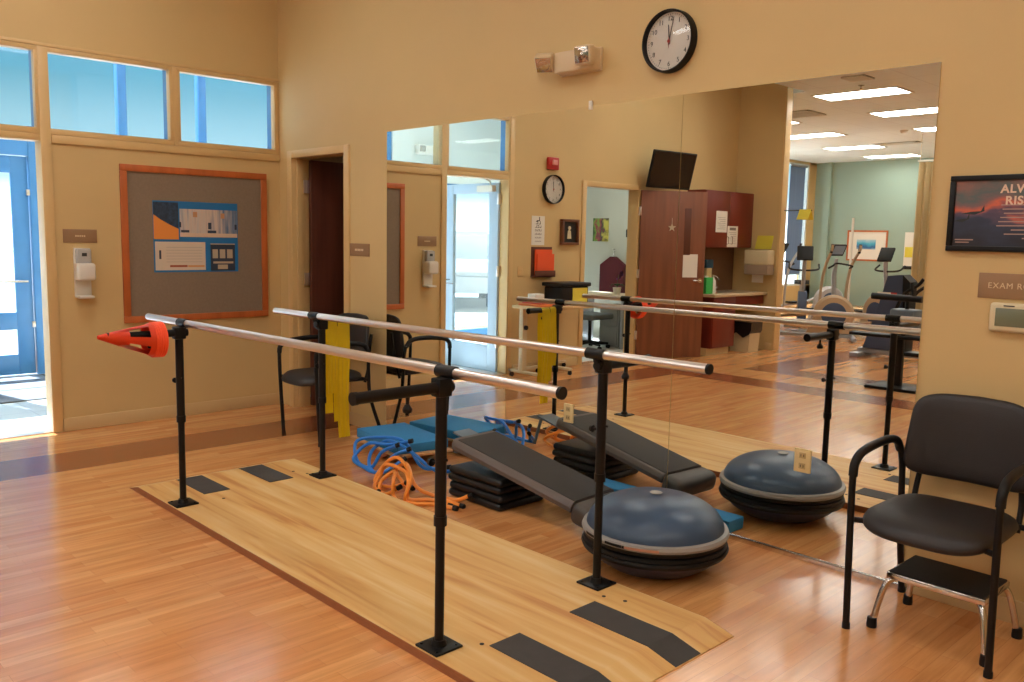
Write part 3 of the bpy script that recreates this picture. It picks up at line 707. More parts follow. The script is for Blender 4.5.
b = MB(); b.box(.02, .03, -3.48, -3.2, 1.10, 1.40); b.box(.035, .045, -3.5, -3.22, 1.10, 1.35, M=Matrix.Translation((0, 0, .0))); b.build('orange_papers', mat('orange_paper', C(236, 86, 34), .6), t, smooth=False)
t = thing('switch_plate', 'pale light switch plate on the wall by the entry door', 'light switch', (0, -2.98, 1.15))
MB().box(0, .006, -3.03, -2.95, 1.09, 1.21, .002).build('cover_plate', TRIMC, t); MB().box(.006, .012, -2.995, -2.985, 1.14, 1.16).build('toggle', TRIMC, t)

# ================================================================== PARALLEL BARS
t = thing('parallel_bars', 'walking parallel bars with steel handrails on a plywood platform', 'parallel bars', (3.53, -1.49, 0))
PT = .036; XA, XB, YA, YB = 1.80, 5.27, -2.0, -.975
b = MB(); b.prism([(XA, .004), (XA + .13, PT), (XB - .13, PT), (XB, .004), (XB, 0), (XA, 0)], YA + .003, YB - .003, 'y')
deck = b.build('platform', PLY, t, smooth=False)
for ya, yb in ((YA, YA + .003), (YB - .003, YB)):
    b = MB(); b.prism([(XA, .003), (XA + .13, PT - .001), (XB - .13, PT - .001), (XB, .003), (XB, 0), (XA, 0)], ya, yb, 'y'); b.build('edge_band', PLYEDGE, deck, smooth=False)
def slope(x):
    return PT if XA + .13 <= x <= XB - .13 else (.004 + (PT - .004) * ((x - XA) / .13 if x < XA + .13 else (XB - x) / .13))
def strip(x0, x1, y0, y1):
    b = MB(); xs = sorted({x0, x1, *[v for v in (XA + .13, XB - .13) if x0 < v < x1]})
    poly = [(x, slope(x)) for x in xs] + [(x, slope(x) + .003) for x in xs[::-1]]
    b.prism(poly, y0, y1, 'y'); b.build('grip_strip', RUBBER, deck, smooth=False)
strip(4.75, 5.268, -1.355, -1.20); strip(4.75, 5.268, -1.79, -1.635)
strip(1.92, 2.33, -1.37, -1.215); strip(1.92, 2.31, -1.77, -1.615)
b = MB()
for (x, y) in ((4.74, -1.13), (4.83, -1.10), (4.72, -1.80), (4.83, -1.77), (2.2, -1.14), (2.3, -1.10), (2.45, -1.72)): b.lathe([(0, PT + .002), (.009, PT + .001), (.009, PT)], (x, y, 0), n=12)
b.build('bolt_hole', DARKTXT, deck)
BZ = {(0, 0): 1.035, (0, 1): 1.035, (1, 0): 1.05, (1, 1): 1.05}
for side, (py, by, outw) in enumerate(((-1.93, -1.905, -1), (-1.05, -1.098, 1))):
    for k, px_ in enumerate((2.40, 4.63)):
        zt = BZ[(k, side)]; AL = (.37, .31)[side]
        b = MB(); b.tube([(px_, py, PT), (px_, py, .52)], .0175, 14); b.tube([(px_, py, .50), (px_, py, zt - .055)], .0215, 14); b.tube([(px_, py, .495), (px_, py, .53)], .0245, 14)
        b.box(px_ - .026, px_ + .026, py - .03, py + .03, zt - .085, zt - .018, .006)
        po = b.build('post', BLACK, t)
        b = MB(); b.box(px_ - .062, px_ + .062, py - .062, py + .062, PT, PT + .009, .002); b.lathe([(.03, PT + .009), (.024, PT + .03)], (px_, py, 0), n=16)
        for dx in (-.045, .045):
            for dy in (-.045, .045): b.lathe([(0.006, PT + .009), (.006, PT + .013), (0, PT + .013)], (px_ + dx, py + dy, 0), n=8)
        b.build('base_plate', BLACK, po)
        b = MB(); ya = py - outw * .0; b.tube([(px_, py - outw * .045, zt - .052), (px_, py + outw * AL, zt - .052)], .0205, 16)
        b.tube([(px_, py + outw * (AL - .015), zt - .052), (px_, py + outw * (AL + .002), zt - .052)], .0225, 16)
        b.build('width_arm', BLACK, po)
        b = MB(); yk = py + outw * .15; b.tube([(px_, yk, zt - .068), (px_, yk, zt - .098)], .006, 10); b.lathe([(.0, -.125), (.016, -.124), (.018, -.112), (.01, -.1), (.008, -.096), (0, -.095)], (px_, yk, zt), n=14); b.build('width_knob', BLACKP, po); b = MB()
        zk = .72; b.tube([(px_ - .02, py, zk), (px_ - .05, py - .01, zk)], .006, 8); b.lathe([(0, 0), (.014, 0), (.015, .012), (0, .013)], (px_ - .05, py - .01, zk), 'x', 12); b.build('height_knob', BLACKP, po); MB().tube([(px_ + .018, py, zk + .02), (px_ + .034, py, zk + .02)], .005, 8).build('lock_pin', BLACKP, po)
        b = MB(); b.tube([(px_, by, zt - .035), (px_, by, zt)], .014, 12); b.tube([(px_ - .048, by, zt), (px_ + .048, by, zt)], .0235, 20); b.build('rail_clamp', BLACK, po)
for side, by in enumerate((-1.905, -1.098)):
    xa, xb = 1.92, 5.175
    za = 1.035 + (1.05 - 1.035) * (xa - 2.4) / 2.23; zb = 1.035 + .015 * (xb - 2.4) / 2.23
    b = MB(); b.tube([(xa, by, za), (xb, by, zb)], .0195, 24); r_ = b.build('handrail', STEEL, t)
    b = MB(); b.tube([(xb, by, zb), (xb + .012, by, zb)], .0205, 24); b.build('end_cap', BLACKP, r_)

# ---- yellow resistance bands over the wall-side rail
YB_ = mat('yellow_latex', C(242, 216, 40), .45, vary=.06, vscale=5)
def band(y0, y1, z_l, z_r, label):
    """draped over the width arm of the far wall-side post (arm runs along y at x 2.40)"""
    xc, zc, ra = 2.40, .983, .0225
    def f(u, v):
        y = y0 + (y1 - y0) * u
        L1, L2 = zc - z_l, zc - z_r; arc = PI * ra; s_ = v * (L1 + L2 + arc)
        wob = .004 * math.sin(9 * u * 2 + 5 * v)
        if s_ < L1: z = z_l + s_; x = xc + ra + .004 * math.sin(z * 11) * min(1, (zc - z) * 6) + wob * min(1, (zc - z) * 5)
        elif s_ < L1 + arc: a = PI * (s_ - L1) / arc; x = xc + ra * math.cos(a); z = zc + ra * math.sin(a)
        else: z = zc - (s_ - L1 - arc); x = xc - ra - .003 * math.sin(z * 9) * min(1, (zc - z) * 6)
        return (x, y + .006 * math.sin(z * 8) * min(1, (zc - z + .02) * 4), z)
    b = MB(); b.grid(f, 8, 70, .0012)
    tag(b.build('resistance_band', YB_, None, (xc, y0, .98)), label, 'exercise band', 'yellow resistance bands')
band(-1.025, -.957, .55, .42, 'shorter yellow resistance band hanging next to the far wall-side post')
band(-.953, -.868, .265, .36, 'longer yellow resistance band hanging low beside the shorter one')

# ---- nested orange cones on the arm of the far outer post
OR = mat('neon_orange_plastic', (1.0, .09, .02, 1), .4)
for k in range(5):
    ax, ay, az = 2.40, -2.035 - .0, .955; yb_ = ay - .012 * k + .008; yt_ = yb_ - .27
    b = MB(); n = 32; prof = [(.0, 0.086), (.02, .085), (.032, .078), (.17, .040), (.25, .016), (.27, .010)]
    bm_ = bmesh.new(); rings = []
    for (h_, r_) in prof:
        rings.append([bm_.verts.new((ax + r_ * math.cos(2 * PI * i / n), yb_ - h_, az + (r_ * math.sin(2 * PI * i / n)) - h_ * .0 + .03 * (h_ / .27))) for i in range(n)])
    for j, (A, B) in enumerate(zip(rings[:-1], rings[1:])):
        for i in range(n):
            if j == 2 and (i % 8) in (1, 2, 3, 4, 5): continue
            bm_.faces.new((A[i], A[(i + 1) % n], B[(i + 1) % n], B[i]))
    bmesh.ops.solidify(bm_, geom=bm_.faces[:], thickness=.003); b.merge(bm_)
    b.tube([(ax + .089 * math.cos(2 * PI * i / 28), yb_, az + .089 * math.sin(2 * PI * i / 28)) for i in range(28)], .006, 8, closed=True)
    lab = ['innermost cone of the neon orange stack hung on the bar arm, nearest the post', 'second cone from the post in the neon orange stack', 'middle cone of the neon orange stack on the bar arm', 'fourth cone from the post in the neon orange stack', 'outermost cone of the neon orange stack, its tip farthest from the post'][k]
    tag(b.build('sports_cone', OR, None, (ax, yb_, az)), lab, 'cone', 'nested orange slotted cones')

# ================================================================== BALANCE DOME TRAINERS (one on top of the other, platforms together)
BOSU = mat('blue_dome_rubber', C(56, 78, 104), .36, vary=.08, vscale=4, bump=.04, bscale=30)
BOSU2 = mat('navy_dome_rubber', C(46, 54, 80), .45, vary=.08, vscale=4)
GREYR = mat('grey_rim_plastic', C(150, 146, 142), .4)
bx_, by_ = 4.60, -.60
def dome_trainer(label, z0, sgn, m_, full):
    t = thing('balance_dome', label, 'balance trainer', (bx_, by_, z0))
    R = .334
    P = lambda r, h: (r, sgn * h)
    b = MB(); b.lathe([P(0, .0), P(R - .012, .0), P(R, .006), P(R + .002, .02), P(R - .006, .028), P(R - .03, .03)], (bx_, by_, z0), n=72); 
    b.build('platform', BLACKP, t)
    b = MB(); b.lathe([P(R - .03, .026), P(R + .006, .024), P(R + .01, .036), P(R + .004, .05), P(R - .03, .058), P(R - .04, .05)], (bx_, by_, z0), n=72, close=True)
    b.build('rim', GREYR if full else BLACKP, t)
    prof = []
    hh = .15 if full else .115; rb = R - .012
    for k in range(19):
        a = PI / 2 * k / 18; prof.append(P(rb * math.cos(a) ** .82, .045 + hh * math.sin(a) ** (1.0 if full else .8)))
    if not full: prof = [P(R - .012, .03), P(R - .02, .06), P(R - .06, .1), P(R - .11, .132), P(R - .16, .145), P(0, .147)]
    prof[-1] = P(0.0, prof[-1][1] * sgn)
    b = MB(); b.lathe(prof, (bx_, by_, z0), n=72); b.build('dome', m_, t, angle=60)
    if full:
        b = MB()
        for k in range(8):  # moulded rings on the dome
            pass
        b.lathe([(0, .2042), (.028, .2036), (.03, .202)], (bx_, by_, z0), n=24); b.build('valve_plug', mat('pale_plug', C(170, 168, 160), .5), t)
        for (a0, a1, mm, nm) in ((-78, -50, mat('peach_label', C(222, 168, 140), .5), 'label_sticker'), (-118, -96, BLACKP, 'rim_slot'), (-93, -76, BLACKP, 'rim_slot')):
            b = MB(); R2 = R + .0105
            b.grid(lambda u, v: (bx_ + R2 * math.cos(math.radians(a0 + (a1 - a0) * u)), by_ + R2 * math.sin(math.radians(a0 + (a1 - a0) * u)), z0 + .031 + .012 * v), 10, 1, .001); b.build(nm, mm, t, smooth=False)
    else:
        b = MB(); b.grid(lambda u, v: (bx_ + (R + .003) * math.cos(math.radians(-150 + 14 * u)), by_ + (R + .003) * math.sin(math.radians(-150 + 14 * u)), z0 - .024 + .016 * v), 6, 1, .001); b.build('label_sticker', PAPER, t, smooth=False)
    return t
dome_trainer('lower balance trainer, turned dome-down under the other one', .148, -1, BOSU2, False)
dome_trainer('upper balance trainer with blue dome up and pale grey rim', .149, 1, BOSU, True)

# ================================================================== STEP RISERS AND BENCH
RISER = mat('black_riser_plastic', C(15, 15, 17), .4, spec=.35)
RS = ['bottom black riser of the stack under the grey bench', 'second black riser from the floor in the stack under the bench', 'third black riser from the floor in the stack under the bench', 'top black riser of the stack, touching the grey bench']
for k in range(4):
    z0 = .001 + .0455 * k; sh = (.0, .008, -.006, .004)[k]
    b = MB(); b.box(3.115 + sh, 3.57 + sh, -.64, -.27, z0, z0 + .045, .0215, 5)
    b.box(3.10 + sh, 3.16 + sh, -.60, -.31, z0 + .010, z0 + .034, .009, 3)
    tag(b.build('step_riser', RISER, None, (3.34, -.45, z0)), RS[k], 'step riser', 'stacked black step risers')

# inclined bench
BG = mat('charcoal_bench_plastic', C(66, 61, 57), .5, vary=.06, vscale=8); BG2 = mat('bench_mat', C(52, 48, 44), .72, bump=.3, bscale=400); BG3 = mat('bench_side', C(92, 82, 78), .5)
BL = 1.05; tilt = math.asin((.348 - .150) / BL)
MBn = Matrix.Translation((3.15, -.465, .348)) @ Matrix.Rotation(math.radians(3.2), 4, 'Z') @ Matrix.Rotation(tilt, 4, 'Y')   # local: x along bench downward, z normal
t = thing('incline_bench', 'charcoal step bench with one end propped on the black risers', 'exercise bench', (3.65, -.465, .12))
b = MB()
prof = [(-.185, -.055), (-.19, -.03), (-.178, -.006), (-.168, 0), (.168, 0), (.178, -.006), (.19, -.03), (.185, -.055), (.175, -.055), (.17, -.02), (-.17, -.02), (-.175, -.055)]
n0 = len(prof)
rings = []
for (xx, sc) in ((0.0, .93), (.02, .985), (.05, 1.0), (BL - .12, 1.0)):
    rings.append([b.bm.verts.new(MBn @ Vector((xx, p[0] * sc, p[1]))) for p in prof])
for A, B in zip(rings[:-1], rings[1:]):
    for i in range(n0): b.bm.faces.new((A[i], A[(i + 1) % n0], B[(i + 1) % n0], B[i]))
b.bm.faces.new(rings[0]); b.bm.faces.new(rings[-1][::-1])
b.build('bench_shell', BG3, t)
b = MB(); b.box(.03, BL - .12, -.160, .160, -.002, .005, .004, 2, M=MBn)
for k in range(1, 14): pass
b.build('grip_mat', BG2, t)
b = MB(); b.box(BL - .13, BL + .015, -.19, .19, -.118, .003, .045, 5, M=MBn); b.build('rounded_end', BG, t)
b = MB(); b.box(-.20, .04, .02, .16, -.072, -.060, .002, M=MBn); b.tube([MBn @ Vector((-.17, .15, -.07)), Vector((2.925, -.30, .135))], .011, 8); b.build('fold_out_leg', mat('grey_blue_metal', C(98, 108, 118), .4, metal=.3), t)

# blue foam beam along the mirror
BLUEFOAM = mat('blue_foam', C(44, 126, 178), .75, vary=.05, vscale=30, bump=.25, bscale=200)
b = MB(); b.box(3.62, 4.61, -.20, -.055, .002, .07, .008, 2)
tag(b.build('balance_beam', BLUEFOAM, None, (4.1, -.13, 0)), 'long blue foam balance beam lying against the mirror behind the dome trainers', 'balance beam')

# rocker board with foam pad
t = thing('rocker_board', 'wooden rocker board on the floor under the blue foam pad', 'rocker board', (2.15, -.28, 0))
Mr = Matrix.Translation((2.15, -.27, 0)) @ Matrix.Rotation(math.radians(-8), 4, 'Z')
PINE = mat('pale_pine', C(204, 152, 96), .5, vary=.12, vscale=12, stretch=(.3, 3, 3))
b = MB(); b.box(-.36, .36, -.21, .21, .066, .082, .003, M=Mr); b.build('deck_board', PINE, t)
for yy in (-.17, .15):
    b = MB(); b.prism([(-.13, .066)] + [(.13 * math.cos(a), .066 - .064 * math.sin(a)) for a in [PI - PI * k / 14 for k in range(1, 14)]] + [(.13, .066)], yy, yy + .018, 'y')
    bmesh.ops.transform(b.bm, matrix=Mr, verts=b.bm.verts[:]); b.build('rocker', mat('rocker_wood', C(166, 92, 48), .5), t, smooth=False)
b = MB(); b.box(-.305, .315, -.19, .20, .083, .147, .006, 2, M=Mr)
tag(b.build('foam_pad', BLUEFOAM, None, (2.15, -.27, .083)), 'square blue foam balance pad on the wooden rocker board beside the mirror', 'foam pad')

# resistance tubes: blue and orange tangles
BT = mat('blue_tubing', C(30, 122, 215), .35); OT = mat('orange_tubing', C(246, 152, 60), .38)
def tubing(label, m_, paths, group, r=.0115, caps=True):
    for lab, p in zip(label, paths):
        pts = bez(p, 9)
        b = MB(); b.tube(pts, r, 10); o = b.build('resistance_tube', m_, None, p[0]); tag(o, lab, 'resistance tube', group)
        if caps:
            for e_ in (0, -1):
                d = (Vector(pts[e_]) - Vector(pts[1 if e_ == 0 else -2])).normalized()
                MB().tube([Vector(pts[e_]) - d * .005, Vector(pts[e_]) + d * .022], r * 1.35, 10).build('end_plug', BLACKP, o)
orange = [
 [(3.34, -.66, .05), (3.24, -.70, .012), (3.05, -.80, .05), (2.92, -.79, .15), (2.75, -.74, .17), (2.62, -.74, .10), (2.66, -.84, .02), (2.82, -.84, .02), (2.98, -.84, .08)],
 [(3.31, -.79, .012), (3.2, -.84, .03), (3.08, -.90, .02), (3.05, -.88, .12), (2.90, -.80, .13), (2.72, -.80, .13), (2.66, -.80, .05), (2.74, -.90, .012), (2.9, -.93, .012), (2.98, -.9, .06)],
 [(3.36, -.74, .012), (3.2, -.76, .012), (3.1, -.93, .012), (3.10, -.90, .13), (2.98, -.82, .16), (2.80, -.72, .14), (2.66, -.68, .06), (2.75, -.70, .012), (2.9, -.74, .012)],
 [(3.37, -.80, .014), (3.24, -.84, .012), (3.12, -.95, .012), (2.98, -.93, .012), (2.96, -.92, .10), (2.86, -.84, .12), (2.76, -.86, .05), (2.84, -.94, .014)],
]
tubing(['orange resistance tube with its end pointing up at the risers', 'orange resistance tube looping lowest at the platform side', 'orange resistance tube arching highest over the tangle', 'orange resistance tube nearest the platform edge'], OT, orange, 'orange resistance tubes tangled on the floor')
blue = [
 [(2.78, -.36, .05), (2.62, -.44, .03), (2.45, -.46, .17), (2.25, -.50, .17), (2.10, -.60, .13), (2.20, -.66, .02), (2.36, -.66, .014), (2.42, -.62, .12), (2.5, -.56, .17)],
 [(2.56, -.50, .20), (2.42, -.56, .16), (2.24, -.60, .14), (2.18, -.68, .04), (2.34, -.70, .014), (2.48, -.70, .012), (2.55, -.62, .12), (2.62, -.56, .165)],
 [(2.80, -.30, .014), (2.70, -.40, .02), (2.62, -.50, .12), (2.52, -.54, .17), (2.34, -.52, .165), (2.28, -.60, .10), (2.34, -.66, .014), (2.52, -.70, .014), (2.60, -.58, .1)],
 [(2.70, -.15, .20), (2.76, -.14, .19), (2.90, -.12, .19), (2.96, -.14, .12), (2.92, -.20, .014), (2.80, -.30, .012), (2.72, -.34, .03)],
]
tubing(['blue resistance tube sweeping widest to the left below the foam pad', 'blue resistance tube with its black plug on the foam pad', 'blue resistance tube coiled inside the other blue loops', 'blue resistance tube arching behind the raised bench end by the mirror'], BT, blue, 'blue resistance tubes tangled by the mirror')

# ================================================================== GUEST CHAIRS
def guest_chair(label, x, y, rz=0.):
    """local: faces -Y, rear feet at y=0, centred x=0"""
    t = thing('guest_chair', label, 'chair', (0, 0, 0), 'black guest chairs')
    for s in (-1, 1):
        X = .262 * s
        pts = [(X, -.555, 0), (X * 1.0, -.575, .35), (X, -.585, .60), (X, -.575, .675), (X, -.50, .712), (X, -.30, .725), (X, -.17, .705), (X * .97, -.135, .62), (X * .95, -.13, .50), (X * .95, -.11, .30), (X * 1.0, -.01, 0)]
        b = MB(); P = bez(pts, 6); rr = []
        b.tube(P, .0135, 12); b.build('side_frame', BLACK, t)
        b = MB(); ap = bez([(X, -.585, .63), (X, -.572, .682), (X, -.50, .718), (X, -.30, .731), (X, -.19, .715), (X, -.145, .67)], 6); b.tube(ap, .0175, 12); b.build('armrest', BLACKP, t)
        for yf in (-.555, -.012): MB().lathe([(.016, 0), (.016, .022), (.013, .026)], (X, yf, 0), n=12).build('foot_glide', BLACKP, t)
    b = MB()
    b.tube([(-.262, -.565, .452), (-.21, -.54, .452), (.21, -.54, .452), (.262, -.565, .452)], .0115, 10); b.tube([(-.25, -.13, .445), (.25, -.13, .445)], .0115, 10)
    b.tube([(-.2, -.54, .452), (-.2, -.13, .445)], .011, 10); b.tube([(.2, -.54, .452), (.2, -.13, .445)], .011, 10)
    b.build('seat_frame', BLACK, t)
    def cushion(name, hx, hy, n_, prof, fn):
        """rings of a superellipse outline; prof = (scale, height)"""
        b = MB(); K = 56; rings = []
        for (sc, h_) in prof:
            ring = []
            for k in range(K):
                a = 2 * PI * k / K; c_, s_ = math.cos(a), math.sin(a)
                px_ = math.copysign(abs(c_) ** (2 / n_), c_) * hx; py_ = math.copysign(abs(s_) ** (2 / n_), s_) * hy
                d = max(1e-6, math.hypot(px_, py_)); q_ = sc if sc < 0 else sc
                ring.append(b.bm.verts.new(fn(px_ * q_, py_ * q_, h_)))
            rings.append(ring)
        for A, B in zip(rings[:-1], rings[1:]):
            for k in range(K): b.bm.faces.new((A[k], A[(k + 1) % K], B[(k + 1) % K], B[k]))
        b.bm.faces.new(rings[0][::-1]); b.bm.faces.new(rings[-1])
        b.build(name, VINYL, t, angle=80)
    def seat_fn(x, y, h_):
        Y = -.372 + y - (.03 * (1 - (x / .24) ** 2) if y < 0 else 0) * min(1, abs(y) / .25)
        drop = -.03 * max(0, (-y - .12) / .14) ** 2
        return (x * (1 + .02 * (-y / .25)), Y, .482 + h_ + drop)
    cushion('seat', .238, .248, 4.2, [(.2, .030), (.5, .029), (.75, .026), (.90, .019), (.965, .008), (1.0, -.008), (.995, -.022), (.96, -.032), (.85, -.036), (.2, -.036)], seat_fn)
    def back_fn(x, z_, h_):
        Y = -.115 + .26 * (z_ + .17) * .42 - .055 * (x / .24) ** 2 + .012
        return (x * (1.01 - .06 * (z_ / .17)), Y - h_, .742 + z_ + .012 * (1 - (x / .24) ** 2) * (z_ > 0) * z_ / .17)
    cushion('backrest', .238, .170, 6.0, [(.2, .020), (.6, .019), (.85, .016), (.95, .010), (.99, .002), (1.0, -.008), (.985, -.018), (.94, -.023), (.2, -.023)], back_fn)
    for s in (-1, 1): MB().tube(bez([(.2 * s, -.13, .42), (.2 * s, -.10, .52), (.19 * s, -.085, .62), (.185 * s, -.06, .78)], 5), .0115, 10).build('back_support', BLACK, t)
    t.location = (x, y, 0); t.rotation_euler[2] = rz
    return t
guest_chair('black vinyl armchair on the right, standing over the small step stool', 5.79, -.01, math.radians(0))
guest_chair('black vinyl armchair in front of the dark doorway at the far end of the mirror', 1.362, -.04, math.radians(0))

# ================================================================== STEP STOOL
t = thing('step_stool', 'chrome step stool with black rubber top under the right chair', 'step stool', (5.81, -.30, 0))
b = MB(); b.box(5.622, 5.99, -.445, -.165, .205, .232, .006, 2); b.build('top_frame', CHROME, t)
b = MB(); b.box(5.63, 5.982, -.437, -.173, .228, .2365, .003, 2); b.build('tread', mat('black_ribbed_rubber', C(20, 19, 19), .7, bump=.4, bscale=200, stretch=(1, 12, 1)), t)
for (fx, fy) in ((5.592, -.475), (5.600, -.135), (6.015, -.480), (6.022, -.135)):
    tx = 5.65 if fx < 5.8 else 5.962; ty = -.425 if fy < -.3 else -.185
    b = MB(); b.tube(bez([(tx, ty, .206), (tx + (fx - tx) * .35, ty + (fy - ty) * .35, .19), (fx + (tx - fx) * .35, fy + (ty - fy) * .35, .13), (fx, fy, .012)], 6), .0125, 14); lg = b.build('leg', CHROME, t)
    b = MB(); b.lathe([(.019, 0), (.020, .01), (.018, .04), (.014, .042)], (fx, fy, 0), n=16); b.build('rubber_foot', BLACKP, lg)

# ================================================================== SIDE WITH TRAY TABLES (seen in the mirror)
def tray_table(label, x, y, top, m_top, leg_side=1):
    t = thing('overbed_table', label, 'table', (x, y, 0), 'wheeled tray tables')
    b = MB(); b.box(x - .2, x + .2, y - .28, y + .28, top - .03, top, .012, 3); b.build('tabletop', m_top, t)
    b = MB(); b.box(x - .13, x - .07, y + .16, y + .23, .08, top - .03, .006); b.build('column', mat('cream_metal', C(206, 186, 148), .4), t)
    b = MB(); b.box(x - .30, x + .22, y + .17, y + .22, .055, .085, .006); b.box(x - .30, x - .25, y - .25, y + .22, .055, .085, .006); b.build('base_frame', mat('cream_metal', C(206, 186, 148), .4), t)
    for (dx, dy) in ((-.27, .19), (.2, .19), (-.27, -.22)):
        b = MB(); b.lathe([(0, -.012), (.024, -.012), (.026, 0), (.024, .012), (0, .012)], (x + dx, y + dy, .027), 'x', 14); b.box(x + dx - .016, x + dx + .016, y + dy - .01, y + dy + .01, .028, .056); b.build('caster', BLACKP, t)
    b = MB(); b.lathe([(0, 0), (.025, .002), (.025, .025), (0, .028)], (x - .07, y + .195, .56), 'x', 14); b.build('knob', BLACKP, t)
    return t
WOODTOP = mat('maple_top', C(214, 180, 126), .4, vary=.08, vscale=8, stretch=(4, .4, 1))
tray_table('wheeled tray table by the entry door, holding orange folders', .42, -2.94, .80, WOODTOP)
tray_table('wheeled tray table beside the office doorway, holding the black case', .30, -3.51, .775, WOODTOP)
t = thing('folder_stack', 'orange folders lying on the tray table by the entry door', 'folders', (.36, -3.10, .801))
b = MB(); b.box(.26, .60, -3.18, -2.72, .801, .825, .003); b.build('lower_folder', mat('orange_folder', C(222, 120, 56), .6), t)
b = MB(); b.box(.28, .58, -3.16, -2.76, .8255, .845, .003); b.build('upper_folder', mat('red_folder', C(186, 66, 44), .6), t)
b = MB(); b.box(.34, .46, -2.92, -2.78, .846, .93, .01); tag(b.build('tissue_box', PAPER, None, (.32, -3.01, .846)), 'small white tissue box on top of the orange folders', 'tissue box')
t = thing('carry_case', 'open black carry case with a yellow sheet, on the second tray table', 'case', (.34, -3.66, .776))
b = MB(); b.box(.12, .40, -3.72, -3.26, .776, .99, .02, 3); b.build('case_body', BLACKP, t)
b = MB(); b.box(.10, .42, -3.74, -3.24, .99, 1.035, .012, 3); b.build('lid', BLACKP, t)
b = MB(); b.box(.4, .404, -3.69, -3.44, .79, .975); b.build('yellow_sheet', YEL, t, smooth=False)

# ================================================================== TV
t = thing('wall_television', 'black flat television on a wall arm above the open brown door', 'television', (.22, -5.42, 2.42))
Mt = Matrix.Translation((.27, -5.43, 2.425)) @ Matrix.Scale(.88, 4) @ Matrix.Rotation(math.radians(6), 4, 'Z') @ Matrix.Rotation(math.radians(14), 4, 'Y')
b = MB(); b.box(-.035, .0, -.46, .46, -.27, .27, .01, 3, M=Mt); b.build('housing', BLACKP, t)
b = MB(); b.box(.0, .003, -.44, .44, -.245, .25, M=Mt); b.build('screen', mat('tv_screen', C(12, 13, 15), .12), t, smooth=False)
b = MB(); b.box(0, .02, -5.5, -5.36, 2.33, 2.53, .003); b.tube([(.02, -5.43, 2.43), (.27, -5.43, 2.45)], .025, 12); b.build('wall_arm', BLACK, t)

# ================================================================== CABINETS, COUNTER
t = thing('wall_cabinet', 'dark red two-door wall cabinet above the sink counter', 'cabinet', (0.15, -6.77, 1.45))
b = MB(); b.box(0, .28, -7.375, -6.16, 1.45, 2.225, .003); b.build('body', REDW, t)
for (y0, y1) in ((-7.37, -6.77), (-6.765, -6.165)):
    b = MB(); b.box(.281, .302, y0, y1, 1.455, 2.22, .003); dr = b.build('door', REDW, t)
    yk = y1 - .05 if y0 < -7 else y0 + .05
    b = MB(); b.tube(fillet([(.302, yk, 1.5), (.33, yk, 1.5), (.33, yk, 1.6), (.302, yk, 1.6)], .01), .004, 8); b.build('handle', CHROME, dr)
def paper(name, label, y0, y1, z0, z1, x, lines=6, hdr=None, m_=PAPER):
    t = thing(name, label, 'paper', (x, (y0 + y1) / 2, (z0 + z1) / 2)); MB().box(x, x + .0015, y0, y1, z0, z1).build('sheet', m_, t, smooth=False)
    b = MB()
    for k in range(lines):
        zz = z1 - (z1 - z0) * (.3 + .62 * k / lines); b.box(x + .0015, x + .0022, y0 + (y1 - y0) * .15, y1 - (y1 - y0) * (.15 + .1 * (k % 3)), zz - .004, zz)
    if hdr: b.box(x + .0015, x + .0022, y0 + (y1 - y0) * .2, y1 - (y1 - y0) * .2, z1 - (z1 - z0) * .2, z1 - (z1 - z0) * .07)
    b.build('text_lines', mat('faded_ink', C(120, 112, 104), .7), t, smooth=False)
paper('posted_notice', 'higher paper notice taped on the red cabinet door', -6.70, -6.425, 1.66, 1.95, .3025, 7)
paper('posted_notice', 'lower paper notice with dark heading on the red cabinet door', -6.985, -6.72, 1.46, 1.75, .3025, 7, True)
# counter
t = thing('sink_counter', 'red base cabinet with beige countertop and open knee space', 'counter', (.3, -6.6, 0))
b = MB(); b.box(.003, .54, -6.62, -6.06, .1, .79, .003); b.build('cabinet_body', REDW, t)
b = MB(); b.box(.003, .48, -6.60, -6.06, 0, .1); b.build('toe_kick', mat('beige_vinyl_base', C(206, 176, 126), .45), t)
b = MB(); b.box(.541, .558, -6.61, -6.07, .105, .785, .003); dr = b.build('door', REDW, t)
b = MB(); b.tube(fillet([(.558, -6.22, .68), (.585, -6.22, .68), (.585, -6.32, .68), (.558, -6.32, .68)], .01), .005, 8); b.build('handle', CHROME, dr)
b = MB(); b.box(.50, .54, -7.375, -6.62, .66, .79, .003); b.build('apron', REDW, t)
CT = mat('beige_laminate', C(198, 172, 136), .35, vary=.08, vscale=60)
b = MB(); b.box(.003, .60, -7.378, -6.03, .79, .83, .008, 3); b.build('countertop', CT, t)
b = MB(); b.box(.003, .015, -7.378, -6.03, .83, 1.45); b.build('backsplash', mat('brown_splash', C(120, 86, 60), .4, vary=.1, vscale=3), t, smooth=False)
b = MB(); b.box(.12, .46, -6.95, -6.45, .826, .835, .004); b.build('sink_rim', STEEL, t)
b = MB(); b.lathe([(.02, .83), (.02, .85), (.012, .86)], (.09, -6.7, 0), n=12); b.tube(bez([(.09, -6.7, .85), (.09, -6.7, 1.02), (.14, -6.7, 1.06), (.22, -6.7, 1.0)], 6), .011, 10); b.tube([(.09, -6.78, .85), (.13, -6.80, .90)], .008, 8); b.tube([(.09, -6.62, .85), (.13, -6.60, .90)], .008, 8)
b.build('faucet', CHROME, t)
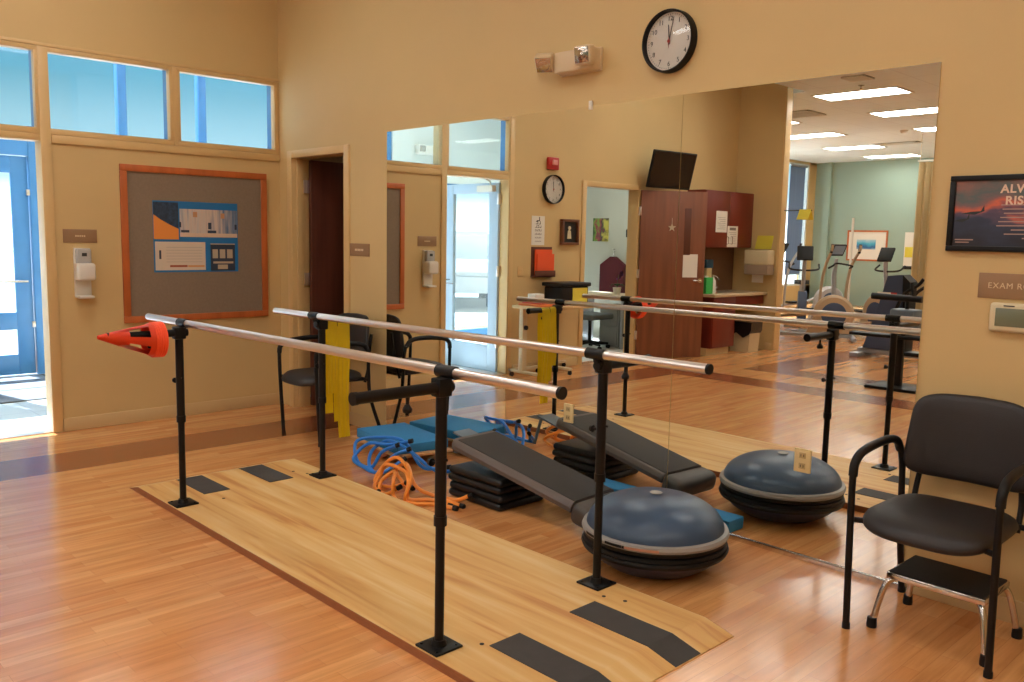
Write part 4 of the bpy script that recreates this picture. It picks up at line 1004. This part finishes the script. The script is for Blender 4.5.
def bottle(label, x, y, h_, r_, m_, capm, z=.831):
    t = thing('pump_bottle', label, 'bottle', (x, y, z), 'bottles on the sink counter')
    MB().lathe([(0, 0), (r_, 0), (r_, h_ * .7), (r_ * .5, h_ * .82), (r_ * .4, h_ * .84), (0, h_ * .84)], (x, y, z), n=18).build('body', m_, t)
    b = MB(); b.lathe([(r_ * .42, h_ * .84), (r_ * .42, h_ * .9), (.006, h_ * .91), (.006, h_), (0, h_)], (x, y, z), n=12); b.tube([(x, y, z + h_), (x + .04, y, z + h_ - .005)], .006, 8); b.build('pump', capm, t)
bottle('white pump soap bottle next to the green box', .40, -6.28, .24, .036, WHITE, WHITE)
bottle('slim clear bottle behind the white soap bottle', .15, -6.42, .2, .028, mat('clear_grey', C(178, 176, 172), .2), BLUEM)
t = thing('wipes_box', 'bright green box on the counter behind the brown door edge', 'box', (.38, -6.12, .831))
MB().box(.31, .45, -6.20, -6.04, .831, 1.05, .006).build('carton', mat('green_card', C(52, 168, 76), .5), t); MB().box(.35, .41, -6.15, -6.08, 1.05, 1.07, .004).build('lid', WHITE, t)
t = thing('glove_box_holder', 'glove box with red and black label mounted above the green box', 'glove box', (.06, -6.2, 1.18))
MB().box(.016, .11, -6.34, -6.08, 1.10, 1.27, .004).build('carton', mat('glove_card', C(206, 190, 160), .6), t); MB().box(.11, .112, -6.32, -6.21, 1.2, 1.26).build('red_label', RED, t, smooth=False); MB().box(.11, .112, -6.20, -6.1, 1.2, 1.26).build('black_label', BLACKP, t, smooth=False)
t = thing('soap_dispenser', 'small wall soap dispenser with dark blue top by the sink', 'dispenser', (.06, -6.62, 1.15))
MB().box(.016, .11, -6.68, -6.56, 1.02, 1.16, .012, 3).build('body', mat('almond_plastic', C(222, 196, 140), .4), t); MB().box(.016, .12, -6.70, -6.54, 1.16, 1.28, .012, 3).build('top_cover', mat('dark_teal_plastic', C(38, 74, 96), .3), t)
# paper towel dispenser on the stub wall
t = thing('towel_dispenser', 'beige paper towel dispenser on the tan wall end beside the sink', 'dispenser', (.395, -7.37, 1.25))
b = MB(); b.box(.30, .69, -7.378, -7.18, 1.215, 1.425, .025, 4); b.build('upper_cover', mat('almond_white', C(214, 198, 160), .45), t)
b = MB(); b.box(.31, .68, -7.378, -7.185, 1.075, 1.215, .012, 3); b.build('lower_cover', mat('smoke_plastic', C(160, 138, 116), .3), t)
b = MB(); b.box(.38, .56, -7.30, -7.298, .96, 1.08); b.build('paper_towel', PAPER, t, smooth=False)
t = thing('yellow_notice', 'yellow paper notice on the tan wall just above the towel dispenser', 'paper', (.45, -7.37, 1.52))
b = MB(); b.prism([(.36, 1.44), (.62, 1.44), (.65, 1.63), (.40, 1.63)], -7.372, -7.366, 'y'); b.build('sheet', YEL, t, smooth=False)
# flag sign at the stub end
t = thing('flag_sign', 'yellow tent-shaped sign held out from the tan wall end on a thin rod', 'sign', (.75, -7.45, 1.95))
b = MB(); b.tube([(.75, -7.45, 1.985), (1.16, -7.45, 1.985)], .007, 8); b.build('rod', BLACK, t)
b = MB(); b.prism([(-7.45, 2.0), (-7.53, 1.86), (-7.524, 1.857), (-7.45, 1.985), (-7.376, 1.857), (-7.37, 1.86)], .98, 1.15, 'x'); b.build('folded_sign', YEL, t, smooth=False)
# waste bin
t = thing('waste_bin', 'beige waste bin with black liner under the sink counter', 'bin', (.50, -6.98, 0))
b = MB(); b.prism([(.36, 0), (.64, 0), (.67, .40), (.33, .40)], -7.12, -6.85, 'y'); b.build('body', mat('beige_bin', C(196, 172, 132), .45), t)
b = MB(); b.prism([(.315, .30), (.36, .22), (.45, .27), (.56, .20), (.65, .25), (.685, .31), (.685, .425), (.315, .425)], -7.135, -6.835, 'y'); b.build('bin_liner', mat('black_bag', C(22, 21, 22), .3, bump=.6, bscale=12), t)
# door ornament & paper on the brown door
t = thing('star_ornament', 'small pale star ornament hung on the open brown door', 'ornament', (Mx @ Vector((.43, .025, 1.70))))
b = MB(); pts = []
for k in range(10): a = PI / 2 + k * PI / 5; rad = .055 if k % 2 == 0 else .022; pts.append((.43 + rad * math.cos(a), 1.70 + rad * math.sin(a)))
b.prism(pts, .0235, .033, 'y'); bmesh.ops.transform(b.bm, matrix=Mx, verts=b.bm.verts[:]); b.build('star', mat('silver_glitter', C(200, 186, 166), .3, metal=.4), t, smooth=False)
b = MB(); b.tube([Mx @ Vector((.43, .027, 1.755)), Mx @ Vector((.43, .027, 1.82))], .002, 6); b.build('string', WHITE, t)
t = thing('door_notice', 'white paper taped on the brown door beside its lever handle', 'paper', (Mx @ Vector((.60, .025, 1.2))))
b = MB(); b.box(.60, .80, .0225, .0245, 1.06, 1.36, M=Mx); b.build('sheet', PAPER, t, smooth=False)

# ================================================================== OFFICE CONTENT (through the doorway)
t = thing('flower_picture', 'colourful leafy flower picture on the office wall', 'picture', (-1.93, -6.65, 1.68))
MB().box(-2.09, -1.78, -6.65, -6.635, 1.50, 1.86).build('canvas', art('flower_print', [(0, C(60, 90, 50)), (.3, C(120, 160, 70)), (.5, C(150, 60, 80)), (.7, C(60, 60, 60)), (1, C(200, 190, 90))], 9, 1.6, (1, 1, 1), 3, 'X', -2.1, -1.8), t, smooth=False)
t = thing('hanging_garment', 'burgundy garment on a hanger against the office wall', 'garment', (-1.62, -6.6, 1.0))
b = MB(); b.prism([(-1.86, .62), (-1.40, .62), (-1.38, 1.14), (-1.58, 1.27), (-1.66, 1.27), (-1.86, 1.14)], -6.63, -6.56, 'y'); b.build('garment_body', mat('burgundy_cloth', C(84, 16, 26), .85, bump=.4, bscale=14, stretch=(8, 8, .6)), t)
b = MB(); b.tube(bez([(-1.62, -6.6, 1.27), (-1.62, -6.6, 1.33), (-1.60, -6.6, 1.36), (-1.64, -6.6, 1.38)], 5), .006, 8); b.tube([(-1.64, -6.6, 1.38), (-1.64, -6.648, 1.38)], .01, 8); b.build('hanger_hook', CHROME, t)
t = thing('office_desk', 'pale office desk behind the brown door', 'desk', (-1.05, -5.85, 0))
b = MB(); b.box(-1.6, -.62, -6.1, -5.6, .72, .755, .004); b.build('desk_top', mat('pale_laminate', C(208, 196, 172), .4), t)
for xx in (-1.58, -.66):
    b = MB(); b.box(xx, xx + .04, -6.08, -5.62, 0, .72, .003); b.build('leg', SILV, t)
t = thing('potted_orchid', 'purple orchid in a white pot on the office desk', 'plant', (-.84, -5.75, .756))
b = MB(); b.lathe([(0, 0), (.045, 0), (.06, .1), (.05, .1), (0, .09)], (-.84, -5.75, .756), n=18); b.build('pot', WHITE, t)
b = MB(); b.tube(bez([(-.84, -5.75, .85), (-.83, -5.75, .98), (-.80, -5.75, 1.05), (-.74, -5.75, 1.03)], 6), .004, 6)
for k in range(7): a = k * .9; b.grid(lambda u, v: (-.84 + math.cos(a) * .11 * u, -5.75 + math.sin(a) * .11 * u + .03 * (v - .5) * math.sin(PI * u), .86 + .05 * math.sin(PI * u)), 5, 2, .002)
b.build('leaf_cluster', mat('orchid_leaf', C(54, 96, 52), .5), t)
b = MB()
for k in range(9):
    px_, pz_ = -.82 + .012 * k + rr.uniform(-.03, .03), .97 + .012 * k + rr.uniform(-.02, .03)
    for j in range(5):
        a = j * 2 * PI / 5; b.grid(lambda u, v: (px_ + math.cos(a) * .022 * u - math.sin(a) * .012 * (v - .5) * math.sin(PI * u), -5.74 + rr.uniform(-.0, .0), pz_ + math.sin(a) * .022 * u + math.cos(a) * .012 * (v - .5) * math.sin(PI * u)), 3, 2, .002)
b.build('blossoms', mat('orchid_purple', C(176, 110, 196), .6), t)
t = thing('office_chair', 'grey swivel office chair in the back office', 'chair', (-.98, -5.35, 0))
for k in range(5):
    a = k * 2 * PI / 5 + .3; b = MB(); b.tube([(-.98, -5.35, .09), (-.98 + .27 * math.cos(a), -5.35 + .27 * math.sin(a), .07)], [.026, .016], 8); b.build('base_arm', BLACKP, t)
    b = MB(); b.lathe([(0, -.02), (.027, -.02), (.027, .02), (0, .02)], (-.98 + .27 * math.cos(a), -5.35 + .27 * math.sin(a), .028), 'x', 12); b.build('caster', BLACKP, t)
b = MB(); b.tube([(-.98, -5.35, .08), (-.98, -5.35, .42)], .024, 12); b.build('gas_column', BLACKP, t)
b = MB(); b.box(-1.22, -.74, -5.59, -5.11, .42, .5, .03, 4); b.build('seat', mat('grey_fabric', C(88, 96, 100), .8), t)
t = thing('desk_drawer_unit', 'small grey drawer unit under the office desk', 'drawer unit', (-.85, -5.9, 0))
MB().box(-1.05, -.70, -6.05, -5.64, .02, .6, .006).build('body', mat('grey_steel', C(140, 144, 142), .4), t)
for z0 in (.05, .32): MB().box(-1.03, -.72, -5.64, -5.625, z0, z0 + .25, .003).build('drawer', mat('grey_steel', C(140, 144, 142), .4), t)
t = thing('coat_hook', 'small dark coat hook on the office wall edge', 'hook', (-1.37, -6.65, 1.63))
b = MB(); b.box(-1.40, -1.33, -6.65, -6.60, 1.57, 1.69, .01); b.build('body', BLACKP, t)

# ================================================================== GYM: blinds, picture, curtain
t = thing('roller_blind', 'tall blue roller blind in the gym window', 'blind', (-3.99, -16.6, 2))
b = MB(); b.box(-3.99, -3.982, -16.98, -16.23, .75, 3.45); b.build('blind_fabric', mat('blue_blind', C(104, 128, 166), .8, vary=.06, vscale=3, stretch=(1, 6, .2)), t, smooth=False)
b = MB(); b.tube([(-3.96, -17.0, 3.47), (-3.96, -16.21, 3.47)], .03, 14); b.build('roller', SILV, t)
b = MB(); b.box(-3.995, -3.977, -16.98, -16.23, .735, .76, .003); b.build('bottom_bar', SILV, t)
t = thing('framed_picture', 'big white-matted picture with a blue scene in an orange frame on the green wall', 'picture', (-2.54, -17.6, 1.5))
b = MB()
for a in ((-3.05, -2.03, 1.13, 1.17), (-3.05, -2.03, 1.85, 1.89), (-3.05, -3.01, 1.17, 1.85), (-2.07, -2.03, 1.17, 1.85)): b.box(a[0], a[1], -17.6, -17.57, a[2], a[3], .004)
b.build('frame', ORANGEW, t); MB().box(-3.02, -2.06, -17.6, -17.585, 1.16, 1.86).build('mat_board', PAPER, t, smooth=False)
MB().box(-2.80, -2.32, -17.585, -17.58, 1.42, 1.66).build('print', art('sea_print', [(0, C(170, 200, 210)), (.3, C(40, 90, 150)), (.6, C(70, 170, 200)), (1, C(190, 205, 210))], 5, .5, (1, 1, 1), 0, 'Z', 1.4, 1.68), t, smooth=False)
t = thing('wall_chart', 'white wall sheet with a yellow patch beside the beige curtain', 'chart', (-1.45, -17.6, 1.4))
MB().box(-1.62, -1.32, -17.6, -17.594, 1.0, 1.85).build('sheet', PAPER, t, smooth=False); MB().box(-1.60, -1.36, -17.594, -17.59, 1.25, 1.5).build('yellow_patch', YEL, t, smooth=False); MB().box(-1.62, -1.36, -17.594, -17.585, .96, 1.04).build('dark_clip', BLACKP, t, smooth=False)
t = thing('cubicle_curtain', 'beige pleated curtain at the mirror right edge before the green wall', 'curtain', (.6, -13, 1.6))
b = MB(); b.grid(lambda u, v: (.38 + .72 * u, -13 + .05 * math.sin(u * 38), .06 + 3.02 * v), 90, 2, .004); b.build('curtain_fabric', mat('beige_curtain', C(206, 184, 140), .8), t)
b = MB(); b.box(.36, 2.4, -13.02, -12.98, 3.09, 3.12, .003); 
for xx in (.4, 2.35): b.tube([(xx, -13, 3.12), (xx, -13, H)], .008, 8)
b.build('ceiling_track', WHITE, t)
t = thing('light_streak', 'thin white stand-in for a bright vertical streak of light among the exercise machines', 'light streak', (-.32, -12, 0))  # made-up pole in place of a bright vertical streak of light
b = MB(); b.tube([(-.35, -12, .03), (-.35, -12, 2.02)], .022, 12); b.build('shaft', WHITE, t); b = MB(); b.lathe([(0, 0), (.2, 0), (.2, .015), (.03, .035), (0, .035)], (-.35, -12, 0), n=28); b.build('foot', SILV, t)

# ================================================================== EXERCISE MACHINES
def MT(x, y, rz): return Matrix.Translation((x, y, 0)) @ Matrix.Rotation(rz, 4, 'Z')
def elliptical(label, x, y, rz, tan):
    t = thing('elliptical_trainer', label, 'exercise machine', (x, y, 0), 'exercise machines in the gym'); M = MT(x, y, rz)
    def fin(b, nm, m_): bmesh.ops.transform(b.bm, matrix=M, verts=b.bm.verts[:]); return b.build(nm, m_, t)
    b = MB(); b.box(-.8, .8, -.05, .05, .05, .11, .01); b.box(.74, .82, -.28, .28, .02, .08, .01); b.box(-.84, -.76, -.28, .28, .02, .08, .01); fin(b, 'base_frame', SILV)
    b = MB(); b.lathe([(0, -.07), (.27, -.07), (.31, -.04), (.31, .04), (.27, .07), (0, .07)], (-.5, 0, .42), 'y', 36); b.prism([(-.8, .12), (-.1, .12), (-.25, .5), (-.7, .62)], -.06, .06, 'y'); fin(b, 'flywheel_housing', tan)
    b = MB(); b.lathe([(.0, -.078), (.17, -.078), (.19, -.07)], (-.5, 0, .42), 'y', 28); b.lathe([(.19, .07), (.17, .078), (0, .078)], (-.5, 0, .42), 'y', 28); fin(b, 'flywheel_cover', BLUEM)
    b = MB(); b.tube([(.55, 0, .1), (.62, 0, 1.0), (.58, 0, 1.28)], [.05, .04, .03], 12); fin(b, 'mast', SILV)
    b = MB(); b.box(-.02, .02, -.14, .14, -.1, .12, .012, 3, M=Matrix.Translation((.56, 0, 1.42)) @ Matrix.Rotation(-.5, 4, 'Y')); fin(b, 'console', BLACKP)
    b = MB(); b.box(-.024, -.02, -.11, .11, -.06, .1, M=Matrix.Translation((.56, 0, 1.42)) @ Matrix.Rotation(-.5, 4, 'Y')); fin(b, 'console_screen', mat('console_glow', C(150, 168, 190), .2))
    b = MB(); b.tube(bez([(.5, -.22, 1.12), (.42, -.2, 1.16), (.55, 0, 1.2), (.42, .2, 1.16), (.5, .22, 1.12)], 6), .016, 10); fin(b, 'handlebar', BLACKP)
    for s in (-1, 1):
        b = MB(); b.tube(bez([(.62, .27 * s, .32), (.60, .27 * s, .8), (.52, .27 * s, 1.15), (.36, .29 * s, 1.42), (.34, .29 * s, 1.52)], 6), [.024] * 25, 10); fin(b, 'swing_arm', tan)
        b = MB(); b.tube([(.37, .29 * s, 1.38), (.34, .29 * s, 1.53)], .024, 10); fin(b, 'hand_grip', BLACKP)
        b = MB(); b.tube([(.62, .2 * s, .32), (-.05, .2 * s, .3 + .08 * s), (-.5, .12 * s, .42 + .15 * s)], .024, 10); fin(b, 'pedal_link', tan)
        b = MB(); b.box(-.1, .28, .13 * s - .065 + .05 * s, .13 * s + .065 + .05 * s, .34 + .05 * s, .375 + .05 * s, .012, 2); fin(b, 'pedal', BLACKP)
    return t
elliptical('elliptical trainer with tan flywheel case, nearest the tan wall end', .22, -9.1, math.radians(150), TANG)
elliptical('elliptical trainer in the middle of the machines, swing arms crossing', .55, -10.4, math.radians(205), TANG)
elliptical('farthest elliptical trainer with light silver arms before the blue blind', -1.0, -11.6, math.radians(120), mat('light_silver', C(184, 184, 186), .35, metal=.3))
elliptical('cream elliptical trainer behind the slate blue tower of the seated cross trainer', 1.95, -11.3, math.radians(100), mat('cream_machine', C(196, 182, 158), .4))
def bike(label, x, y, rz):
    t = thing('exercise_bike', label, 'exercise machine', (x, y, 0), 'exercise machines in the gym'); M = MT(x, y, rz)
    def fin(b, nm, m_): bmesh.ops.transform(b.bm, matrix=M, verts=b.bm.verts[:]); return b.build(nm, m_, t)
    b = MB(); b.box(-.5, .5, -.04, .04, .05, .1, .01); b.box(.45, .52, -.26, .26, .02, .08, .01); b.box(-.52, -.45, -.26, .26, .02, .08, .01); fin(b, 'base_frame', SILV)
    b = MB(); b.prism([(-.05, .12), (.45, .12), (.48, .5), (.36, .72), (.18, .72), (0, .45)], -.07, .07, 'y'); fin(b, 'drive_cover', BLUEM)
    b = MB(); b.tube([(-.2, 0, .1), (-.27, 0, .82)], .03, 12); fin(b, 'seat_post', SILV)
    b = MB(); b.prism([(-.42, -.12), (-.3, -.13), (-.06, -.03), (-.06, .03), (-.3, .13), (-.42, .12)], .82, .89, 'z'); fin(b, 'saddle', BLACKP)
    b = MB(); b.tube([(.32, 0, .7), (.40, 0, 1.25)], .035, 12); fin(b, 'mast', SILV)
    b = MB(); b.tube(bez([(.2, -.24, 1.18), (.34, -.22, 1.1), (.38, 0, 1.08), (.34, .22, 1.1), (.2, .24, 1.18)], 6), .016, 10); fin(b, 'handlebar', BLACKP)
    b = MB(); b.box(-.02, .02, -.13, .13, -.12, .14, .012, 3, M=Matrix.Translation((.40, 0, 1.36)) @ Matrix.Rotation(-.45, 4, 'Y')); fin(b, 'console', BLACKP)
    b = MB(); b.box(-.024, -.02, -.1, .1, -.07, .12, M=Matrix.Translation((.40, 0, 1.36)) @ Matrix.Rotation(-.45, 4, 'Y')); fin(b, 'console_screen', mat('console_glow', C(150, 168, 190), .2))
    for s in (-1, 1):
        b = MB(); b.tube([(.15, .08 * s, .36), (.15 + .13 * s, .1 * s, .30)], .012, 8); b.box(.1 + .13 * s, .2 + .13 * s, .1 * s - .01 + .04 * s, .1 * s + .01 + .06 * s, .28, .31, .004); fin(b, 'pedal', BLACKP)
bike('exercise bike with tall console screen, left of the orange-framed picture', -.35, -10.2, math.radians(60))
bike('exercise bike with dark blue cover under the orange-framed picture', .75, -11.5, math.radians(100))

# seated cross trainer with slate blue tower
t = thing('seated_cross_trainer', 'seated cross trainer with slate blue tower at the mirror right edge', 'exercise machine', (2.2, -8, 0)); M = MT(2.22, -8.0, math.radians(0))
def fin(b, nm, m_): bmesh.ops.transform(b.bm, matrix=M, verts=b.bm.verts[:]); return b.build(nm, m_, t)
b = MB(); b.prism([(-.42, .12), (.08, .12), (.10, .6), (.06, 1.14), (-.14, 1.12), (-.24, .7)], -.12, .12, 'y'); fin(b, 'tower', BLUEM)
b = MB(); b.prism([(.081, .12), (.16, .12), (.16, 1.05), (.061, 1.14)], -.12, .12, 'y'); fin(b, 'tower_back', BLACKP)
b = MB(); b.box(-.5, 1.2, -.1, .1, .04, .12, .02, 3); b.box(-.52, -.4, -.3, .3, .0, .06, .01); b.box(1.1, 1.22, -.3, .3, .0, .06, .01); fin(b, 'base_rail', SILV)
b = MB(); b.box(-.26, -.08, .121, .125, .86, .9); fin(b, 'white_label', WHITE); b = MB(); b.box(-.08, .0, .121, .126, .86, .9); fin(b, 'red_label', RED)
b = MB(); b.box(.75, 1.2, -.22, .22, .42, .5, .03, 4); fin(b, 'seat', BLACKP)
b = MB(); b.box(1.12, 1.22, -.2, .2, .55, 1.05, .03, 4); fin(b, 'backrest', BLACKP); b = MB(); b.box(.9, 1.0, -.06, .06, .12, .42, .01); b.box(1.12, 1.18, -.04, .04, .12, .6, .01); fin(b, 'seat_post', SILV)
for s in (-1, 1):
    b = MB(); b.tube(bez([(-.05, .18 * s, .4), (.1, .2 * s, .85), (.3, .2 * s, 1.02), (.36, .2 * s, 1.1)], 6), .022, 10); fin(b, 'swing_arm', BLACKP)

# black pedestal table with arm machine, near the mirror right edge
t = thing('arm_crank_table', 'black pedestal table with an arm crank machine at the right edge of the mirror', 'exercise machine', (3.25, -5.5, 0))
b = MB(); b.box(2.98, 3.52, -5.75, -5.3, 0, .035, .01, 2); b.build('base_plate', BLACK, t)
b = MB(); b.box(3.22, 3.29, -5.55, -5.48, .035, .56, .006); b.box(3.3, 3.52, -5.53, -5.5, .36, .4, .004); b.build('pedestal', BLACK, t)
b = MB(); b.box(2.80, 3.55, -5.75, -5.25, .56, .595, .01, 2); b.build('table_top', BLACKP, t)
b = MB(); b.box(3.16, 3.42, -5.62, -5.4, .60, .86, .02, 3); b.build('crank_housing', mat('grey_blue_metal', C(98, 108, 118), .4, metal=.3), t)
b = MB(); b.tube([(2.92, -5.5, .98), (3.45, -5.5, .97)], .035, 16); b.tube([(3.30, -5.5, .86), (3.30, -5.5, .97)], .02, 10); b.tube([(3.36, -5.5, .98), (3.33, -5.5, 1.14)], .016, 10); b.build('crank_arm', BLACKP, t)

# ================================================================== OUTSIDE: parked car and hedge
t = thing('parked_car', 'pale grey car with red tail lights parked outside the glass door', 'car', (-8.6, -9.2, 0)); M = MT(-8.6, -9.2, math.radians(38))
def fin(b, nm, m_, **k): bmesh.ops.transform(b.bm, matrix=M, verts=b.bm.verts[:]); return b.build(nm, m_, t, **k)
CARP = mat('grey_car_paint', C(170, 174, 178), .25, coat=.6)
prof = [(-2.2, .35), (-2.25, .75), (-2.15, .95), (-1.95, 1.45), (-1.7, 1.62), (-.2, 1.66), (.35, 1.5), (.85, 1.05), (1.9, .95), (2.2, .75), (2.2, .35)]
b = MB(); b.prism(prof, -.88, .88, 'y'); bmesh.ops.bevel(b.bm, geom=b.bm.edges[:], offset=.06, segments=2, affect='EDGES', clamp_overlap=True); fin(b, 'body', CARP)
b = MB()
for s in (-1, 1): b.prism([(-1.85, 1.0), (-1.72, 1.48), (-.25, 1.53), (.25, 1.42), (.7, 1.02)], .885 * s - .01, .885 * s + .01, 'y')
b.prism([(-.75, 1.02), (.75, 1.02), (.65, 1.42), (-.65, 1.42)], -2.14, -2.0, 'x'); fin(b, 'window_glass', mat('car_glass', C(28, 34, 40), .08))
for s in (-1, 1):
    b = MB(); b.box(-2.27, -2.17, .6 * s - .16, .6 * s + .16, .78, .95, .02); fin(b, 'tail_light', RED)
    for xx in (-1.4, 1.4):
        b = MB(); b.lathe([(0, -.1), (.2, -.1), (.33, -.09), (.34, 0), (.33, .09), (.2, .1), (0, .1)], (xx, .8 * s, .34), 'y', 28); fin(b, 'wheel', BLACKP)
